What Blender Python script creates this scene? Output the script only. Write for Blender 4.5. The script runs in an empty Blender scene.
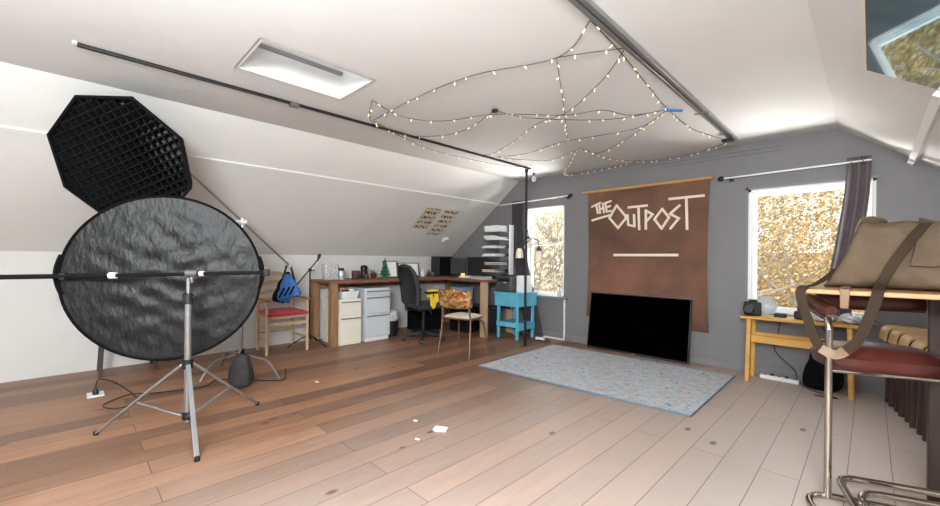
import bpy, bmesh, math, random
from mathutils import Vector, Matrix
PI = math.pi
R = math.radians
sc = bpy.context.scene
C = sc.collection
random.seed(7)

# ------------------------------------------------------------------ camera
cam_d = bpy.data.cameras.new('camera')
cam = bpy.data.objects.new('camera', cam_d)
C.objects.link(cam)
cam_d.sensor_width = 36
cam_d.lens = 400.4 / 940 * 36
cam_d.shift_y = 5.76 / 940
cam_d.clip_start = .02
yaw, roll = R(45.02), R(.52)
F_ = Vector((-math.sin(yaw), math.cos(yaw), 0))
R0 = Vector((math.cos(yaw), math.sin(yaw), 0))
U0 = Vector((0, 0, 1))
R_ = R0 * math.cos(roll) + U0 * math.sin(roll)
U_ = -R0 * math.sin(roll) + U0 * math.cos(roll)
cam.matrix_world = Matrix(((R_.x, U_.x, -F_.x, 0), (R_.y, U_.y, -F_.y, 0), (R_.z, U_.z, -F_.z, 1.1), (0, 0, 0, 1)))
sc.camera = cam

# ------------------------------------------------------------------ sky, lights, exposure
sc.view_settings.view_transform = 'Standard'
sc.view_settings.look = 'None'
sc.view_settings.gamma = 1
sc.view_settings.exposure = 1.3
w = bpy.data.worlds.new('sky')
sc.world = w
w.use_nodes = True
nt = w.node_tree
bg = nt.nodes['Background']
tc = nt.nodes.new('ShaderNodeTexCoord')
no = nt.nodes.new('ShaderNodeTexNoise')
no.inputs['Scale'].default_value = 2.2
no.inputs['Detail'].default_value = 6
rp = nt.nodes.new('ShaderNodeValToRGB')
rp.color_ramp.elements[0].position = .38
rp.color_ramp.elements[0].color = (.30, .44, .52, 1)
rp.color_ramp.elements[1].position = .68
rp.color_ramp.elements[1].color = (.92, .95, .97, 1)
nt.links.new(tc.outputs['Generated'], no.inputs['Vector'])
nt.links.new(no.outputs['Fac'], rp.inputs['Fac'])
nt.links.new(rp.outputs['Color'], bg.inputs['Color'])
bg.inputs['Strength'].default_value = 1.5


def area(name, loc, target, sx, sy, power, col=(1, 1, 1)):
    d = bpy.data.lights.new(name, 'AREA')
    d.shape = 'RECTANGLE'
    d.size, d.size_y, d.energy, d.color = sx, sy, power, col
    o = bpy.data.objects.new(name, d)
    C.objects.link(o)
    o.location = loc
    o.rotation_euler = (Vector(target) - Vector(loc)).to_track_quat('-Z', 'Y').to_euler()
    return o


# unseen added lamps behind and at right; daylight down the left roof light
area('added_rear_fill', (-3.25, -2.42, 1.17), (-2.2, 3, 1.6), 1.8, 1.1, 5, (.94, .97, 1))
area('added_right_fill', (.36, -.8, 1.77), (-3.3, 3.6, 1.0), 1.1, .6, 108, (.93, .98, 1))
area('daylight_left_rooflight', (-2.57, 1.07, 3.05), (-2.57, 1.07, 0), .40, .62, .6, (1, 1, 1))
# bright ground outside throwing light up through the two windows of the grey wall
area('daylight_ground_right_window', (-.35, 6.1, -.35), (-.9, 3.2, 2.2), 1.6, 1.2, 80, (1, .985, .95))
area('daylight_ground_left_window', (-3.25, 6.1, -.35), (-2.6, 3.2, 2.2), 1.2, 1.2, 130, (1, .985, .95))
# added uplight without a lamp body, behind the viewpoint, bounced off the ceiling
area('added_uplight', (-.9, -.75, .95), (-.8, -.95, 2.3), .7, .7, 37, (.88, .95, 1))

# ------------------------------------------------------------------ materials
def S(r, g, b):
    f = lambda c: (c / 255 / 12.92) if c / 255 <= .04045 else ((c / 255 + .055) / 1.055) ** 2.4
    return (f(r), f(g), f(b), 1)


def mat(name, col, rough=.6, metal=0, var=0, scale=8, bump=0, bscale=60, spec=.5, col2=None, stretch=None, coat=0, emit=None, estr=0, trans=0, alpha=1):
    m = bpy.data.materials.new(name)
    m.use_nodes = True
    t = m.node_tree
    b = t.nodes['Principled BSDF']
    b.inputs['Base Color'].default_value = col
    b.inputs['Roughness'].default_value = rough
    b.inputs['Metallic'].default_value = metal
    b.inputs['Specular IOR Level'].default_value = spec
    b.inputs['Coat Weight'].default_value = coat
    b.inputs['Transmission Weight'].default_value = trans
    b.inputs['Alpha'].default_value = alpha
    if emit:
        b.inputs['Emission Color'].default_value = emit
        b.inputs['Emission Strength'].default_value = estr
    tc = t.nodes.new('ShaderNodeTexCoord')
    src = tc.outputs['Object']
    if stretch:
        mp = t.nodes.new('ShaderNodeMapping')
        mp.inputs['Scale'].default_value = stretch
        t.links.new(src, mp.inputs['Vector'])
        src = mp.outputs['Vector']
    if var or col2:
        n = t.nodes.new('ShaderNodeTexNoise')
        n.inputs['Scale'].default_value = scale
        n.inputs['Detail'].default_value = 5
        t.links.new(src, n.inputs['Vector'])
        r = t.nodes.new('ShaderNodeValToRGB')
        c2 = col2 or tuple(min(1, c * (1 + var)) for c in col[:3]) + (1,)
        c1 = col if col2 else tuple(c * (1 - var) for c in col[:3]) + (1,)
        r.color_ramp.elements[0].position = .35
        r.color_ramp.elements[1].position = .65
        r.color_ramp.elements[0].color = c1
        r.color_ramp.elements[1].color = c2
        t.links.new(n.outputs['Fac'], r.inputs['Fac'])
        t.links.new(r.outputs['Color'], b.inputs['Base Color'])
    if bump:
        n2 = t.nodes.new('ShaderNodeTexNoise')
        n2.inputs['Scale'].default_value = bscale
        n2.inputs['Detail'].default_value = 4
        t.links.new(src, n2.inputs['Vector'])
        bp = t.nodes.new('ShaderNodeBump')
        bp.inputs['Strength'].default_value = bump
        bp.inputs['Distance'].default_value = .02
        t.links.new(n2.outputs['Fac'], bp.inputs['Height'])
        t.links.new(bp.outputs['Normal'], b.inputs['Normal'])
    return m


def glass_mat(name, tint=(1, 1, 1, 1), gloss=.012):
    m = bpy.data.materials.new(name)
    m.use_nodes = True
    t = m.node_tree
    t.nodes.remove(t.nodes['Principled BSDF'])
    out = t.nodes['Material Output']
    a = t.nodes.new('ShaderNodeBsdfTransparent')
    a.inputs['Color'].default_value = tint
    g = t.nodes.new('ShaderNodeBsdfGlossy')
    g.inputs['Roughness'].default_value = .02
    x = t.nodes.new('ShaderNodeMixShader')
    x.inputs['Fac'].default_value = gloss
    t.links.new(a.outputs[0], x.inputs[1])
    t.links.new(g.outputs[0], x.inputs[2])
    t.links.new(x.outputs[0], out.inputs['Surface'])
    return m


def floor_mat():
    m = bpy.data.materials.new('plank_floor')
    m.use_nodes = True
    t = m.node_tree
    N, L = t.nodes, t.links
    b = N['Principled BSDF']
    tc = N.new('ShaderNodeTexCoord')
    mp = N.new('ShaderNodeMapping')
    mp.inputs['Rotation'].default_value = (0, 0, R(90))
    mp.inputs['Location'].default_value = (.3, -.086, 0)
    L.new(tc.outputs['Object'], mp.inputs['Vector'])

    def brick(c1, c2, mortar, ms):
        k = N.new('ShaderNodeTexBrick')
        k.offset = .37
        k.offset_frequency = 2
        k.inputs['Scale'].default_value = 1
        k.inputs['Brick Width'].default_value = 2.3
        k.inputs['Row Height'].default_value = .1655
        k.inputs['Mortar Size'].default_value = ms
        k.inputs['Mortar Smooth'].default_value = .3
        k.inputs['Color1'].default_value = c1
        k.inputs['Color2'].default_value = c2
        k.inputs['Mortar'].default_value = mortar
        L.new(mp.outputs['Vector'], k.inputs['Vector'])
        return k
    k = brick(S(164, 122, 93), S(116, 87, 69), S(88, 62, 48), .0022)
    # large-scale noise that makes the pale side uneven
    n1 = N.new('ShaderNodeTexNoise')
    n1.inputs['Scale'].default_value = .9
    n1.inputs['Detail'].default_value = 3
    L.new(tc.outputs['Object'], n1.inputs['Vector'])
    # grain
    g = N.new('ShaderNodeMapping')
    g.inputs['Scale'].default_value = (26, 1.6, 1)
    L.new(tc.outputs['Object'], g.inputs['Vector'])
    n2 = N.new('ShaderNodeTexNoise')
    n2.inputs['Scale'].default_value = 1.6
    n2.inputs['Detail'].default_value = 7
    n2.inputs['Distortion'].default_value = .6
    L.new(g.outputs['Vector'], n2.inputs['Vector'])
    gr = N.new('ShaderNodeValToRGB')
    gr.color_ramp.elements[0].position = .3
    gr.color_ramp.elements[0].color = (.74, .68, .64, 1)
    gr.color_ramp.elements[1].position = .7
    gr.color_ramp.elements[1].color = (1.12, 1.1, 1.08, 1)
    L.new(n2.outputs['Fac'], gr.inputs['Fac'])
    mul = N.new('ShaderNodeMixRGB')
    mul.blend_type = 'MULTIPLY'
    mul.inputs['Fac'].default_value = 1
    L.new(k.outputs['Color'], mul.inputs[1])
    L.new(gr.outputs['Color'], mul.inputs[2])
    # paler towards the right: window glare painted into the colour, plus some grey wear
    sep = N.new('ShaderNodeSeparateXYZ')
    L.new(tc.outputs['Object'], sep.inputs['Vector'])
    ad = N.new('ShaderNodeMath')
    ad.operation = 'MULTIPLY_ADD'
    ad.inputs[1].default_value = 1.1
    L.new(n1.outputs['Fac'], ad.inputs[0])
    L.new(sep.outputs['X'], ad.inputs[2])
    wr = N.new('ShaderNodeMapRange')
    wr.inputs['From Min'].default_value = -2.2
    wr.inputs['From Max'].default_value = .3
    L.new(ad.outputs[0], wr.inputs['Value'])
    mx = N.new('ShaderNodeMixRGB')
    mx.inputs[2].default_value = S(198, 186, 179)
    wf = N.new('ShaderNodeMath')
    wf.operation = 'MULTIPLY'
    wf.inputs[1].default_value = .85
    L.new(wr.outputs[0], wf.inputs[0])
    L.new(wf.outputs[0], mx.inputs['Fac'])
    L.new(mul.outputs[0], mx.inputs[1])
    # knots
    vo = N.new('ShaderNodeTexVoronoi')
    vo.inputs['Scale'].default_value = 3.4
    kv = N.new('ShaderNodeMapping')
    kv.inputs['Scale'].default_value = (1.5, .8, 1)
    L.new(tc.outputs['Object'], kv.inputs['Vector'])
    L.new(kv.outputs['Vector'], vo.inputs['Vector'])
    kr = N.new('ShaderNodeValToRGB')
    kr.color_ramp.elements[0].position = .05
    kr.color_ramp.elements[0].color = (1, 1, 1, 1)
    kr.color_ramp.elements[1].position = .11
    kr.color_ramp.elements[1].color = (0, 0, 0, 1)
    L.new(vo.outputs['Distance'], kr.inputs['Fac'])
    sc_ = N.new('ShaderNodeSeparateColor')
    L.new(vo.outputs['Color'], sc_.inputs[0])
    gt = N.new('ShaderNodeMath')
    gt.operation = 'GREATER_THAN'
    gt.inputs[1].default_value = .22
    L.new(sc_.outputs[0], gt.inputs[0])
    km = N.new('ShaderNodeMath')
    km.operation = 'MULTIPLY'
    L.new(kr.outputs['Color'], km.inputs[0])
    L.new(gt.outputs[0], km.inputs[1])
    km2 = N.new('ShaderNodeMath')
    km2.operation = 'MULTIPLY'
    km2.inputs[1].default_value = .8
    L.new(km.outputs[0], km2.inputs[0])
    mk = N.new('ShaderNodeMixRGB')
    mk.inputs[2].default_value = S(70, 52, 44)
    L.new(km2.outputs[0], mk.inputs['Fac'])
    L.new(mx.outputs[0], mk.inputs[1])
    # the gaps stay dark after the painted glare and wear
    mo = N.new('ShaderNodeMixRGB')
    mo.inputs[2].default_value = S(84, 64, 54)
    gf = N.new('ShaderNodeMath')
    gf.operation = 'MULTIPLY'
    gf.inputs[1].default_value = .8
    L.new(k.outputs['Fac'], gf.inputs[0])
    L.new(gf.outputs[0], mo.inputs['Fac'])
    L.new(mk.outputs[0], mo.inputs[1])
    L.new(mo.outputs[0], b.inputs['Base Color'])
    rr = N.new('ShaderNodeMapRange')
    rr.inputs['To Min'].default_value = .34
    rr.inputs['To Max'].default_value = .52
    L.new(n2.outputs['Fac'], rr.inputs['Value'])
    L.new(rr.outputs[0], b.inputs['Roughness'])
    bp = N.new('ShaderNodeBump')
    bp.inputs['Strength'].default_value = .12
    bp.inputs['Distance'].default_value = .01
    L.new(n2.outputs['Fac'], bp.inputs['Height'])
    L.new(bp.outputs['Normal'], b.inputs['Normal'])
    return m


def leaf_mat(name, cols):
    m = bpy.data.materials.new(name)
    m.use_nodes = True
    t = m.node_tree
    b = t.nodes['Principled BSDF']
    g = t.nodes.new('ShaderNodeNewGeometry')
    r = t.nodes.new('ShaderNodeValToRGB')
    r.color_ramp.interpolation = 'CONSTANT'
    e = r.color_ramp.elements
    while len(e) < len(cols):
        e.new(.5)
    for i, c in enumerate(cols):
        e[i].position = i / len(cols)
        e[i].color = c
    t.links.new(g.outputs['Random Per Island'], r.inputs['Fac'])
    t.links.new(r.outputs['Color'], b.inputs['Base Color'])
    b.inputs['Roughness'].default_value = .7
    b.inputs['Specular IOR Level'].default_value = .2
    tr = t.nodes.new('ShaderNodeBsdfTranslucent')
    t.links.new(r.outputs['Color'], tr.inputs['Color'])
    x = t.nodes.new('ShaderNodeMixShader')
    x.inputs[0].default_value = .45
    t.links.new(b.outputs[0], x.inputs[1])
    t.links.new(tr.outputs[0], x.inputs[2])
    t.links.new(x.outputs[0], t.nodes['Material Output'].inputs['Surface'])
    return m


def pattern_mat(name, cols, scale, rough=.8, vor=False, stretch=(1, 1, 1)):
    m = bpy.data.materials.new(name)
    m.use_nodes = True
    t = m.node_tree
    b = t.nodes['Principled BSDF']
    b.inputs['Roughness'].default_value = rough
    tc = t.nodes.new('ShaderNodeTexCoord')
    mp = t.nodes.new('ShaderNodeMapping')
    mp.inputs['Scale'].default_value = stretch
    t.links.new(tc.outputs['Object'], mp.inputs['Vector'])
    if vor:
        n = t.nodes.new('ShaderNodeTexVoronoi')
        n.inputs['Scale'].default_value = scale
        sp = t.nodes.new('ShaderNodeSeparateColor')
        t.links.new(mp.outputs[0], n.inputs['Vector'])
        t.links.new(n.outputs['Color'], sp.inputs[0])
        fac = sp.outputs[0]
    else:
        n = t.nodes.new('ShaderNodeTexNoise')
        n.inputs['Scale'].default_value = scale
        n.inputs['Detail'].default_value = 8
        n.inputs['Roughness'].default_value = .65
        t.links.new(mp.outputs[0], n.inputs['Vector'])
        fac = n.outputs['Fac']
    r = t.nodes.new('ShaderNodeValToRGB')
    e = r.color_ramp.elements
    while len(e) < len(cols):
        e.new(.5)
    for i, c in enumerate(cols):
        e[i].position = (i / (len(cols) - 1) if vor else .3 + .4 * i / (len(cols) - 1))
        e[i].color = c
    t.links.new(fac, r.inputs['Fac'])
    t.links.new(r.outputs['Color'], b.inputs['Base Color'])
    return m


def poster_mat(name, paper, ink):
    """paper with rows of faded, unreadable brush lettering (object Y is up, X across)"""
    m = bpy.data.materials.new(name)
    m.use_nodes = True
    t = m.node_tree
    N, L = t.nodes, t.links
    b = N['Principled BSDF']
    b.inputs['Roughness'].default_value = .8
    tc = N.new('ShaderNodeTexCoord')
    sp = N.new('ShaderNodeSeparateXYZ')
    L.new(tc.outputs['Object'], sp.inputs[0])
    s = N.new('ShaderNodeMath'); s.operation = 'SINE'
    mm = N.new('ShaderNodeMath'); mm.operation = 'MULTIPLY'; mm.inputs[1].default_value = 62
    L.new(sp.outputs['Y'], mm.inputs[0]); L.new(mm.outputs[0], s.inputs[0])
    row = N.new('ShaderNodeMath'); row.operation = 'GREATER_THAN'; row.inputs[1].default_value = .1
    L.new(s.outputs[0], row.inputs[0])
    ab = N.new('ShaderNodeMath'); ab.operation = 'ABSOLUTE'
    L.new(sp.outputs['X'], ab.inputs[0])
    inn = N.new('ShaderNodeMath'); inn.operation = 'LESS_THAN'; inn.inputs[1].default_value = .125
    L.new(ab.outputs[0], inn.inputs[0])
    n = N.new('ShaderNodeTexNoise'); n.inputs['Scale'].default_value = 26; n.inputs['Detail'].default_value = 2
    L.new(tc.outputs['Object'], n.inputs['Vector'])
    g = N.new('ShaderNodeMath'); g.operation = 'GREATER_THAN'; g.inputs[1].default_value = .5
    L.new(n.outputs['Fac'], g.inputs[0])
    a = N.new('ShaderNodeMath'); a.operation = 'MULTIPLY'
    L.new(row.outputs[0], a.inputs[0]); L.new(g.outputs[0], a.inputs[1])
    a2 = N.new('ShaderNodeMath'); a2.operation = 'MULTIPLY'
    L.new(a.outputs[0], a2.inputs[0]); L.new(inn.outputs[0], a2.inputs[1])
    x = N.new('ShaderNodeMixRGB')
    x.inputs[1].default_value = paper
    x.inputs[2].default_value = ink
    L.new(a2.outputs[0], x.inputs[0])
    L.new(x.outputs[0], b.inputs['Base Color'])
    return m


M = dict(
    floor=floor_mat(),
    white=mat('white_paint', S(212, 210, 207), .75, var=.015, scale=3, bump=.05, bscale=30),
    slope=mat('white_slope_paint', S(220, 218, 214), .75, var=.02, scale=2, bump=.05, bscale=20),
    trimw=mat('white_trim', S(236, 235, 232), .5, var=.01),
    grey=mat('grey_wall_paint', S(120, 118, 120), .55, var=.03, scale=4, bump=.03, bscale=40),
    greytrim=mat('grey_trim_paint', S(126, 124, 126), .45, var=.02),
    vinyl=mat('white_vinyl', S(238, 238, 238), .35, var=.01),
    glass=glass_mat('clear_glass'),
    mirror=mat('tinted_mirror', S(128, 158, 166), .03, metal=1, col2=S(176, 198, 202), scale=3),
    black=mat('black_plastic', S(22, 22, 24), .45, var=.1),
    blackm=mat('black_metal', S(38, 38, 40), .4, metal=.6, var=.1),
    darkbox=mat('charcoal_panel', S(44, 43, 46), .5, var=.1),
    greycloth=mat('dark_grey_cloth', S(58, 56, 57), .8, var=.25, scale=9, bump=.25, bscale=16, spec=.2),
    rubber=mat('matte_black', S(16, 16, 17), .8, var=.1, spec=.2),
    screen=mat('tv_screen', (.0004, .0004, .0004, 1), .5, spec=.0, var=.1),
    nylon=mat('black_nylon', S(15, 15, 16), .42, var=.12, scale=14, bump=.3, bscale=30, spec=.28, stretch=(1, 1, .5)),
    cloth=mat('black_cloth', S(11, 11, 12), .9, var=.15, scale=20, bump=.2, spec=.15),
    diff=mat('diffuser_cloth', S(84, 84, 86), .8, var=.04),
    silver=mat('silver_lining', S(190, 190, 192), .35, metal=.7, var=.05),
    chrome=mat('chrome', S(190, 182, 172), .16, metal=1, var=.05),
    alu=mat('aluminium_tube', S(158, 158, 158), .3, metal=.75, var=.05),
    steel=mat('brushed_steel', S(140, 138, 136), .35, metal=.8, var=.05),
    pine=mat('pale_pine', S(192, 162, 126), .5, var=.12, scale=4, stretch=(6, 6, 1)),
    rough=mat('rough_brown_plank', S(132, 98, 72), .7, var=.2, scale=5, stretch=(6, 1, 6), bump=.1),
    bench=mat('workbench_top', S(128, 84, 64), .55, var=.2, scale=4, stretch=(6, 1, 6)),
    post=mat('brown_post', S(150, 112, 80), .6, var=.15, scale=5, stretch=(6, 6, 1)),
    honey=mat('honey_wood', S(214, 160, 78), .4, var=.1, scale=4, stretch=(1, 6, 6)),
    tabletop=mat('pale_oak_edge', S(176, 136, 92), .4, var=.1, scale=4, stretch=(1, 6, 6)),
    darkwood=mat('dark_wood', S(58, 42, 36), .45, var=.2, scale=5, stretch=(6, 6, 1)),
    bentwood=mat('bent_plywood', S(206, 166, 118), .35, var=.1, scale=5, stretch=(1, 6, 6)),
    red=mat('red_vinyl', S(200, 64, 78), .35, var=.1, scale=6, bump=.1, bscale=20),
    oxblood=mat('oxblood_vinyl', S(84, 40, 34), .28, var=.1, scale=10, bump=.05),
    canvas=mat('olive_canvas', S(98, 82, 66), .9, spec=.2, var=.12, scale=9, bump=.25, bscale=14),
    strap=mat('canvas_strap', S(58, 46, 36), .9, spec=.15, var=.12, scale=14, bump=.1),
    tan=mat('tan_leather', S(112, 84, 54), .5, var=.12, scale=12),
    banner=mat('brown_hide_banner', S(84, 58, 47), .75, col2=S(126, 86, 64), scale=1.6, bump=.1, bscale=9),
    cream=mat('cream_paint', S(230, 218, 196), .7, var=.04),
    dowel=mat('wooden_dowel', S(196, 150, 92), .5, var=.1),
    blue=mat('turquoise_paint', S(98, 180, 206), .5, var=.06, scale=5),
    cabw=mat('cream_cabinet_enamel', S(232, 226, 212), .4, var=.02),
    cabg=mat('pale_grey_cabinet_enamel', S(208, 212, 216), .4, var=.02),
    printer=mat('dark_grey_plastic', S(70, 70, 72), .45, var=.05),
    paper=mat('white_paper', S(236, 236, 234), .8, var=.03, scale=12),
    paperb=mat('brown_paper', S(190, 150, 112), .8, var=.1, scale=12),
    traym=mat('dark_tray', S(66, 68, 74), .5, var=.1),
    rug=pattern_mat('faded_rug', [S(96, 112, 128), S(150, 164, 178), S(190, 196, 200), S(172, 172, 174), S(188, 172, 164), S(120, 138, 156)], 11),
    rugedge=mat('rug_binding', S(104, 120, 134), .9, var=.1, scale=30),
    floral=pattern_mat('floral_fabric', [S(40, 34, 26), S(170, 80, 36), S(110, 100, 60), S(206, 140, 60), S(70, 50, 36), S(196, 172, 130)], 38, vor=True),
    seatw=mat('cream_vinyl', S(216, 206, 186), .5, var=.1, scale=12),
    rust=mat('worn_brown_tube', S(124, 98, 80), .4, metal=.5, var=.1),
    officef=mat('charcoal_upholstery', S(48, 50, 54), .75, var=.1, scale=20, bump=.1),
    yellow=mat('yellow_cloth', S(226, 192, 44), .8, var=.1, scale=10, bump=.2, bscale=20),
    bluebag=mat('blue_nylon', S(40, 96, 168), .5, var=.15, scale=10, bump=.2, bscale=18),
    tree=mat('green_glaze', S(38, 104, 66), .35, var=.25, scale=30),
    brownc=mat('brown_ceramic', S(78, 50, 40), .4, var=.15),
    jar=mat('jar_contents', S(200, 200, 200), .25, metal=.3, var=.3, scale=40),
    foil=mat('crumpled_clear_plastic', S(214, 216, 220), .25, metal=.3, var=.25, scale=20, bump=.4, bscale=24),
    amber=mat('amber_glow', S(230, 130, 40), .5, var=.05, emit=S(255, 150, 50), estr=1.2),
    bulb=mat('warm_bulb', S(255, 236, 190), .4, var=.02, emit=S(255, 226, 160), estr=.5),
    wire=mat('black_wire', S(62, 60, 58), .6, var=.1),
    frosted=mat('frosted_lamp_glass', S(236, 224, 204), .35, var=.03),
    curtl=mat('charcoal_curtain', S(64, 60, 66), .85, var=.12, scale=6),
    curtr=mat('mauve_grey_curtain', S(104, 95, 98), .8, var=.12, scale=6),
    binm=mat('blue_plastic', S(134, 160, 188), .45, var=.05),
    basket=mat('white_plastic_basket', S(226, 230, 230), .5, var=.04),
    brick=mat('roof_shingle', S(120, 96, 84), .8, var=.2, scale=12),
    gold=leaf_mat('golden_leaves', [S(210, 172, 104), S(232, 204, 148), S(182, 142, 82), S(244, 228, 190), S(196, 160, 104), S(154, 124, 84)]),
    pale=leaf_mat('pale_leaves', [S(236, 214, 170), S(244, 234, 212), S(206, 176, 126), S(250, 244, 232)]),
    bark=mat('bark', S(164, 146, 126), .8, var=.2, scale=12),
    snow=mat('pale_ground', S(214, 206, 196), .9, var=.1, scale=2),
    clap=mat('grey_clapboard', S(190, 188, 186), .7, var=.05),
    clearplastic=mat('clear_plastic', S(225, 232, 238), .1, var=.02, trans=.6),
    notep=poster_mat('tan_lettered_paper', S(204, 188, 164), S(52, 44, 40)),
    notew=poster_mat('white_lettered_paper', S(216, 206, 184), S(56, 58, 56)),
)

# ------------------------------------------------------------------ helpers
class MB:
    """collects shapes, then links them as ONE mesh object"""
    def __init__(s):
        s.v, s.f = [], []

    def add(s, vs, fs):
        k = len(s.v)
        s.v += [Vector(p) for p in vs]
        s.f += [[i + k for i in f] for f in fs]
        return s

    def box(s, x0, x1, y0, y1, z0, z1):
        v = [(x, y, z) for x in (x0, x1) for y in (y0, y1) for z in (z0, z1)]
        return s.add(v, [(0, 1, 3, 2), (4, 6, 7, 5), (0, 4, 5, 1), (2, 3, 7, 6), (0, 2, 6, 4), (1, 5, 7, 3)])

    def hexa(s, b, t):
        """b, t: four bottom and four top points"""
        return s.add(list(b) + list(t), [(3, 2, 1, 0), (4, 5, 6, 7)] + [(i, (i + 1) % 4, 4 + (i + 1) % 4, 4 + i) for i in range(4)])

    def beam(s, p, q, wx, wy, up=(0, 0, 1)):
        p, q = Vector(p), Vector(q)
        d = (q - p).normalized()
        up = Vector(up)
        if abs(d.dot(up)) > .98:
            up = Vector((0, 1, 0))
        a = d.cross(up).normalized()
        b = a.cross(d)
        o = [(-1, -1), (1, -1), (1, 1), (-1, 1)]
        return s.hexa([p + a * x * wx / 2 + b * y * wy / 2 for x, y in o], [q + a * x * wx / 2 + b * y * wy / 2 for x, y in o])

    def tube(s, pts, r, n=10, closed=False, smooth=0):
        P = [Vector(p) for p in pts]
        if smooth:
            P = spline(P, smooth, closed)
        rs = r if isinstance(r, (list, tuple)) else [r] * len(P)
        if len(rs) != len(P):
            rs = [rs[0] + (rs[-1] - rs[0]) * i / (len(P) - 1) for i in range(len(P))]
        m = len(P)
        vs, fs, a = [], [], None
        for i, p in enumerate(P):
            if closed:
                d = P[(i + 1) % m] - P[i - 1]
            else:
                d = P[min(i + 1, m - 1)] - P[max(i - 1, 0)]
            d.normalize()
            if a is None:
                a = d.orthogonal().normalized()
            a = (a - d * a.dot(d)).normalized()
            b = d.cross(a)
            vs += [p + (a * math.cos(2 * PI * j / n) + b * math.sin(2 * PI * j / n)) * rs[i] for j in range(n)]
        for i in range(m if closed else m - 1):
            k = (i + 1) % m
            for j in range(n):
                fs.append((i * n + j, i * n + (j + 1) % n, k * n + (j + 1) % n, k * n + j))
        if not closed:
            fs += [tuple(range(n))[::-1], tuple((m - 1) * n + j for j in range(n))]
        return s.add(vs, fs)

    def lathe(s, prof, c=(0, 0, 0), n=20, axis=None):
        """prof: (radius, height) pairs"""
        c = Vector(c)
        q = axis_mat(axis) if axis is not None else Matrix.Identity(3)
        vs, fs = [], []
        for r, h in prof:
            vs += [c + q @ Vector((r * math.cos(2 * PI * j / n), r * math.sin(2 * PI * j / n), h)) for j in range(n)]
        m = len(prof)
        for i in range(m - 1):
            for j in range(n):
                fs.append((i * n + j, i * n + (j + 1) % n, (i + 1) * n + (j + 1) % n, (i + 1) * n + j))
        fs += [tuple(range(n))[::-1], tuple((m - 1) * n + j for j in range(n))]
        return s.add(vs, fs)

    def prism(s, poly, vec):
        """planar polygon extruded by vec"""
        P = [Vector(p) for p in poly]
        n = len(P)
        vec = Vector(vec)
        return s.add(P + [p + vec for p in P], [tuple(range(n))[::-1], tuple(range(n, 2 * n))] + [(i, (i + 1) % n, n + (i + 1) % n, n + i) for i in range(n)])

    def sheet(s, grid, th=0, closed=False):
        """grid of points (rows), given thickness th along the vertex normals"""
        rows, cols = len(grid), len(grid[0])
        G = [[Vector(p) for p in r] for r in grid]
        if not th:
            return s.add([p for r in G for p in r], [(i * cols + j, i * cols + j + 1, (i + 1) * cols + j + 1, (i + 1) * cols + j) for i in range(rows - 1) for j in range(cols - 1)])
        top, bot = [], []
        for i in range(rows):
            for j in range(cols):
                du = G[min(i + 1, rows - 1)][j] - G[max(i - 1, 0)][j]
                dv = G[i][min(j + 1, cols - 1)] - G[i][max(j - 1, 0)]
                nn = du.cross(dv)
                nn = nn.normalized() if nn.length > 1e-9 else Vector((0, 0, 1))
                top.append(G[i][j] + nn * th / 2)
                bot.append(G[i][j] - nn * th / 2)
        k = rows * cols
        fs = []
        for i in range(rows - 1):
            for j in range(cols - 1):
                a, b, c, d = i * cols + j, i * cols + j + 1, (i + 1) * cols + j + 1, (i + 1) * cols + j
                fs += [(a, d, c, b), (k + a, k + b, k + c, k + d)]
        for i in range(rows - 1):
            for j in (0, cols - 1):
                a, d = i * cols + j, (i + 1) * cols + j
                fs.append((a, k + a, k + d, d))
        for j in range(cols - 1):
            for i in (0, rows - 1):
                a, b = i * cols + j, i * cols + j + 1
                fs.append((a, b, k + b, k + a))
        return s.add(top + bot, fs)

    def xf(s, mtx):
        s.v = [mtx @ p for p in s.v]
        return s

    def build(s, name, m, parent=None, bevel=0, seg=2, world=False, sub=0, ang=40):
        me = bpy.data.meshes.new(name)
        vs = s.v
        if parent is not None and world:
            root = parent
            loc, rz = Vector((0, 0, 0)), 0
            chain = []
            while root is not None:
                chain.append(root)
                root = root.parent
            for o in chain:            # parts carry identity transforms; only the thing itself is placed
                if o.parent is None:
                    loc, rz = o.location.copy(), o.rotation_euler.z
            inv = Matrix.Rotation(-rz, 4, 'Z') @ Matrix.Translation(-loc)
            vs = [inv @ p for p in vs]
        me.from_pydata([tuple(p) for p in vs], [], s.f)
        bm = bmesh.new()
        bm.from_mesh(me)
        bmesh.ops.recalc_face_normals(bm, faces=bm.faces)
        bm.to_mesh(me)
        bm.free()
        me.polygons.foreach_set('use_smooth', [True] * len(me.polygons))
        me.set_sharp_from_angle(angle=R(ang))
        me.materials.append(M[m] if isinstance(m, str) else m)
        o = bpy.data.objects.new(name, me)
        C.objects.link(o)
        if parent is not None:
            o.parent = parent
        if bevel:
            b = o.modifiers.new('bevel', 'BEVEL')
            b.width, b.segments, b.limit_method, b.angle_limit = bevel, seg, 'ANGLE', R(35)
        if sub:
            b = o.modifiers.new('sub', 'SUBSURF')
            b.levels = b.render_levels = sub
        return o


def axis_mat(axis):
    z = Vector(axis).normalized()
    x = z.orthogonal().normalized()
    y = z.cross(x)
    return Matrix((x, y, z)).transposed()


def spline(P, k=6, closed=False):
    P = [Vector(p) for p in P]
    n = len(P)
    out = []
    for i in range(n if closed else n - 1):
        if closed:
            p0, p1, p2, p3 = P[i - 1], P[i], P[(i + 1) % n], P[(i + 2) % n]
        else:
            p0, p1, p2, p3 = P[max(i - 1, 0)], P[i], P[i + 1], P[min(i + 2, n - 1)]
        for j in range(k):
            t = j / k
            out.append(.5 * ((2 * p1) + (p2 - p0) * t + (2 * p0 - 5 * p1 + 4 * p2 - p3) * t * t + (3 * p1 - p0 - 3 * p2 + p3) * t ** 3))
    if not closed:
        out.append(P[-1])
    return out


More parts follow.
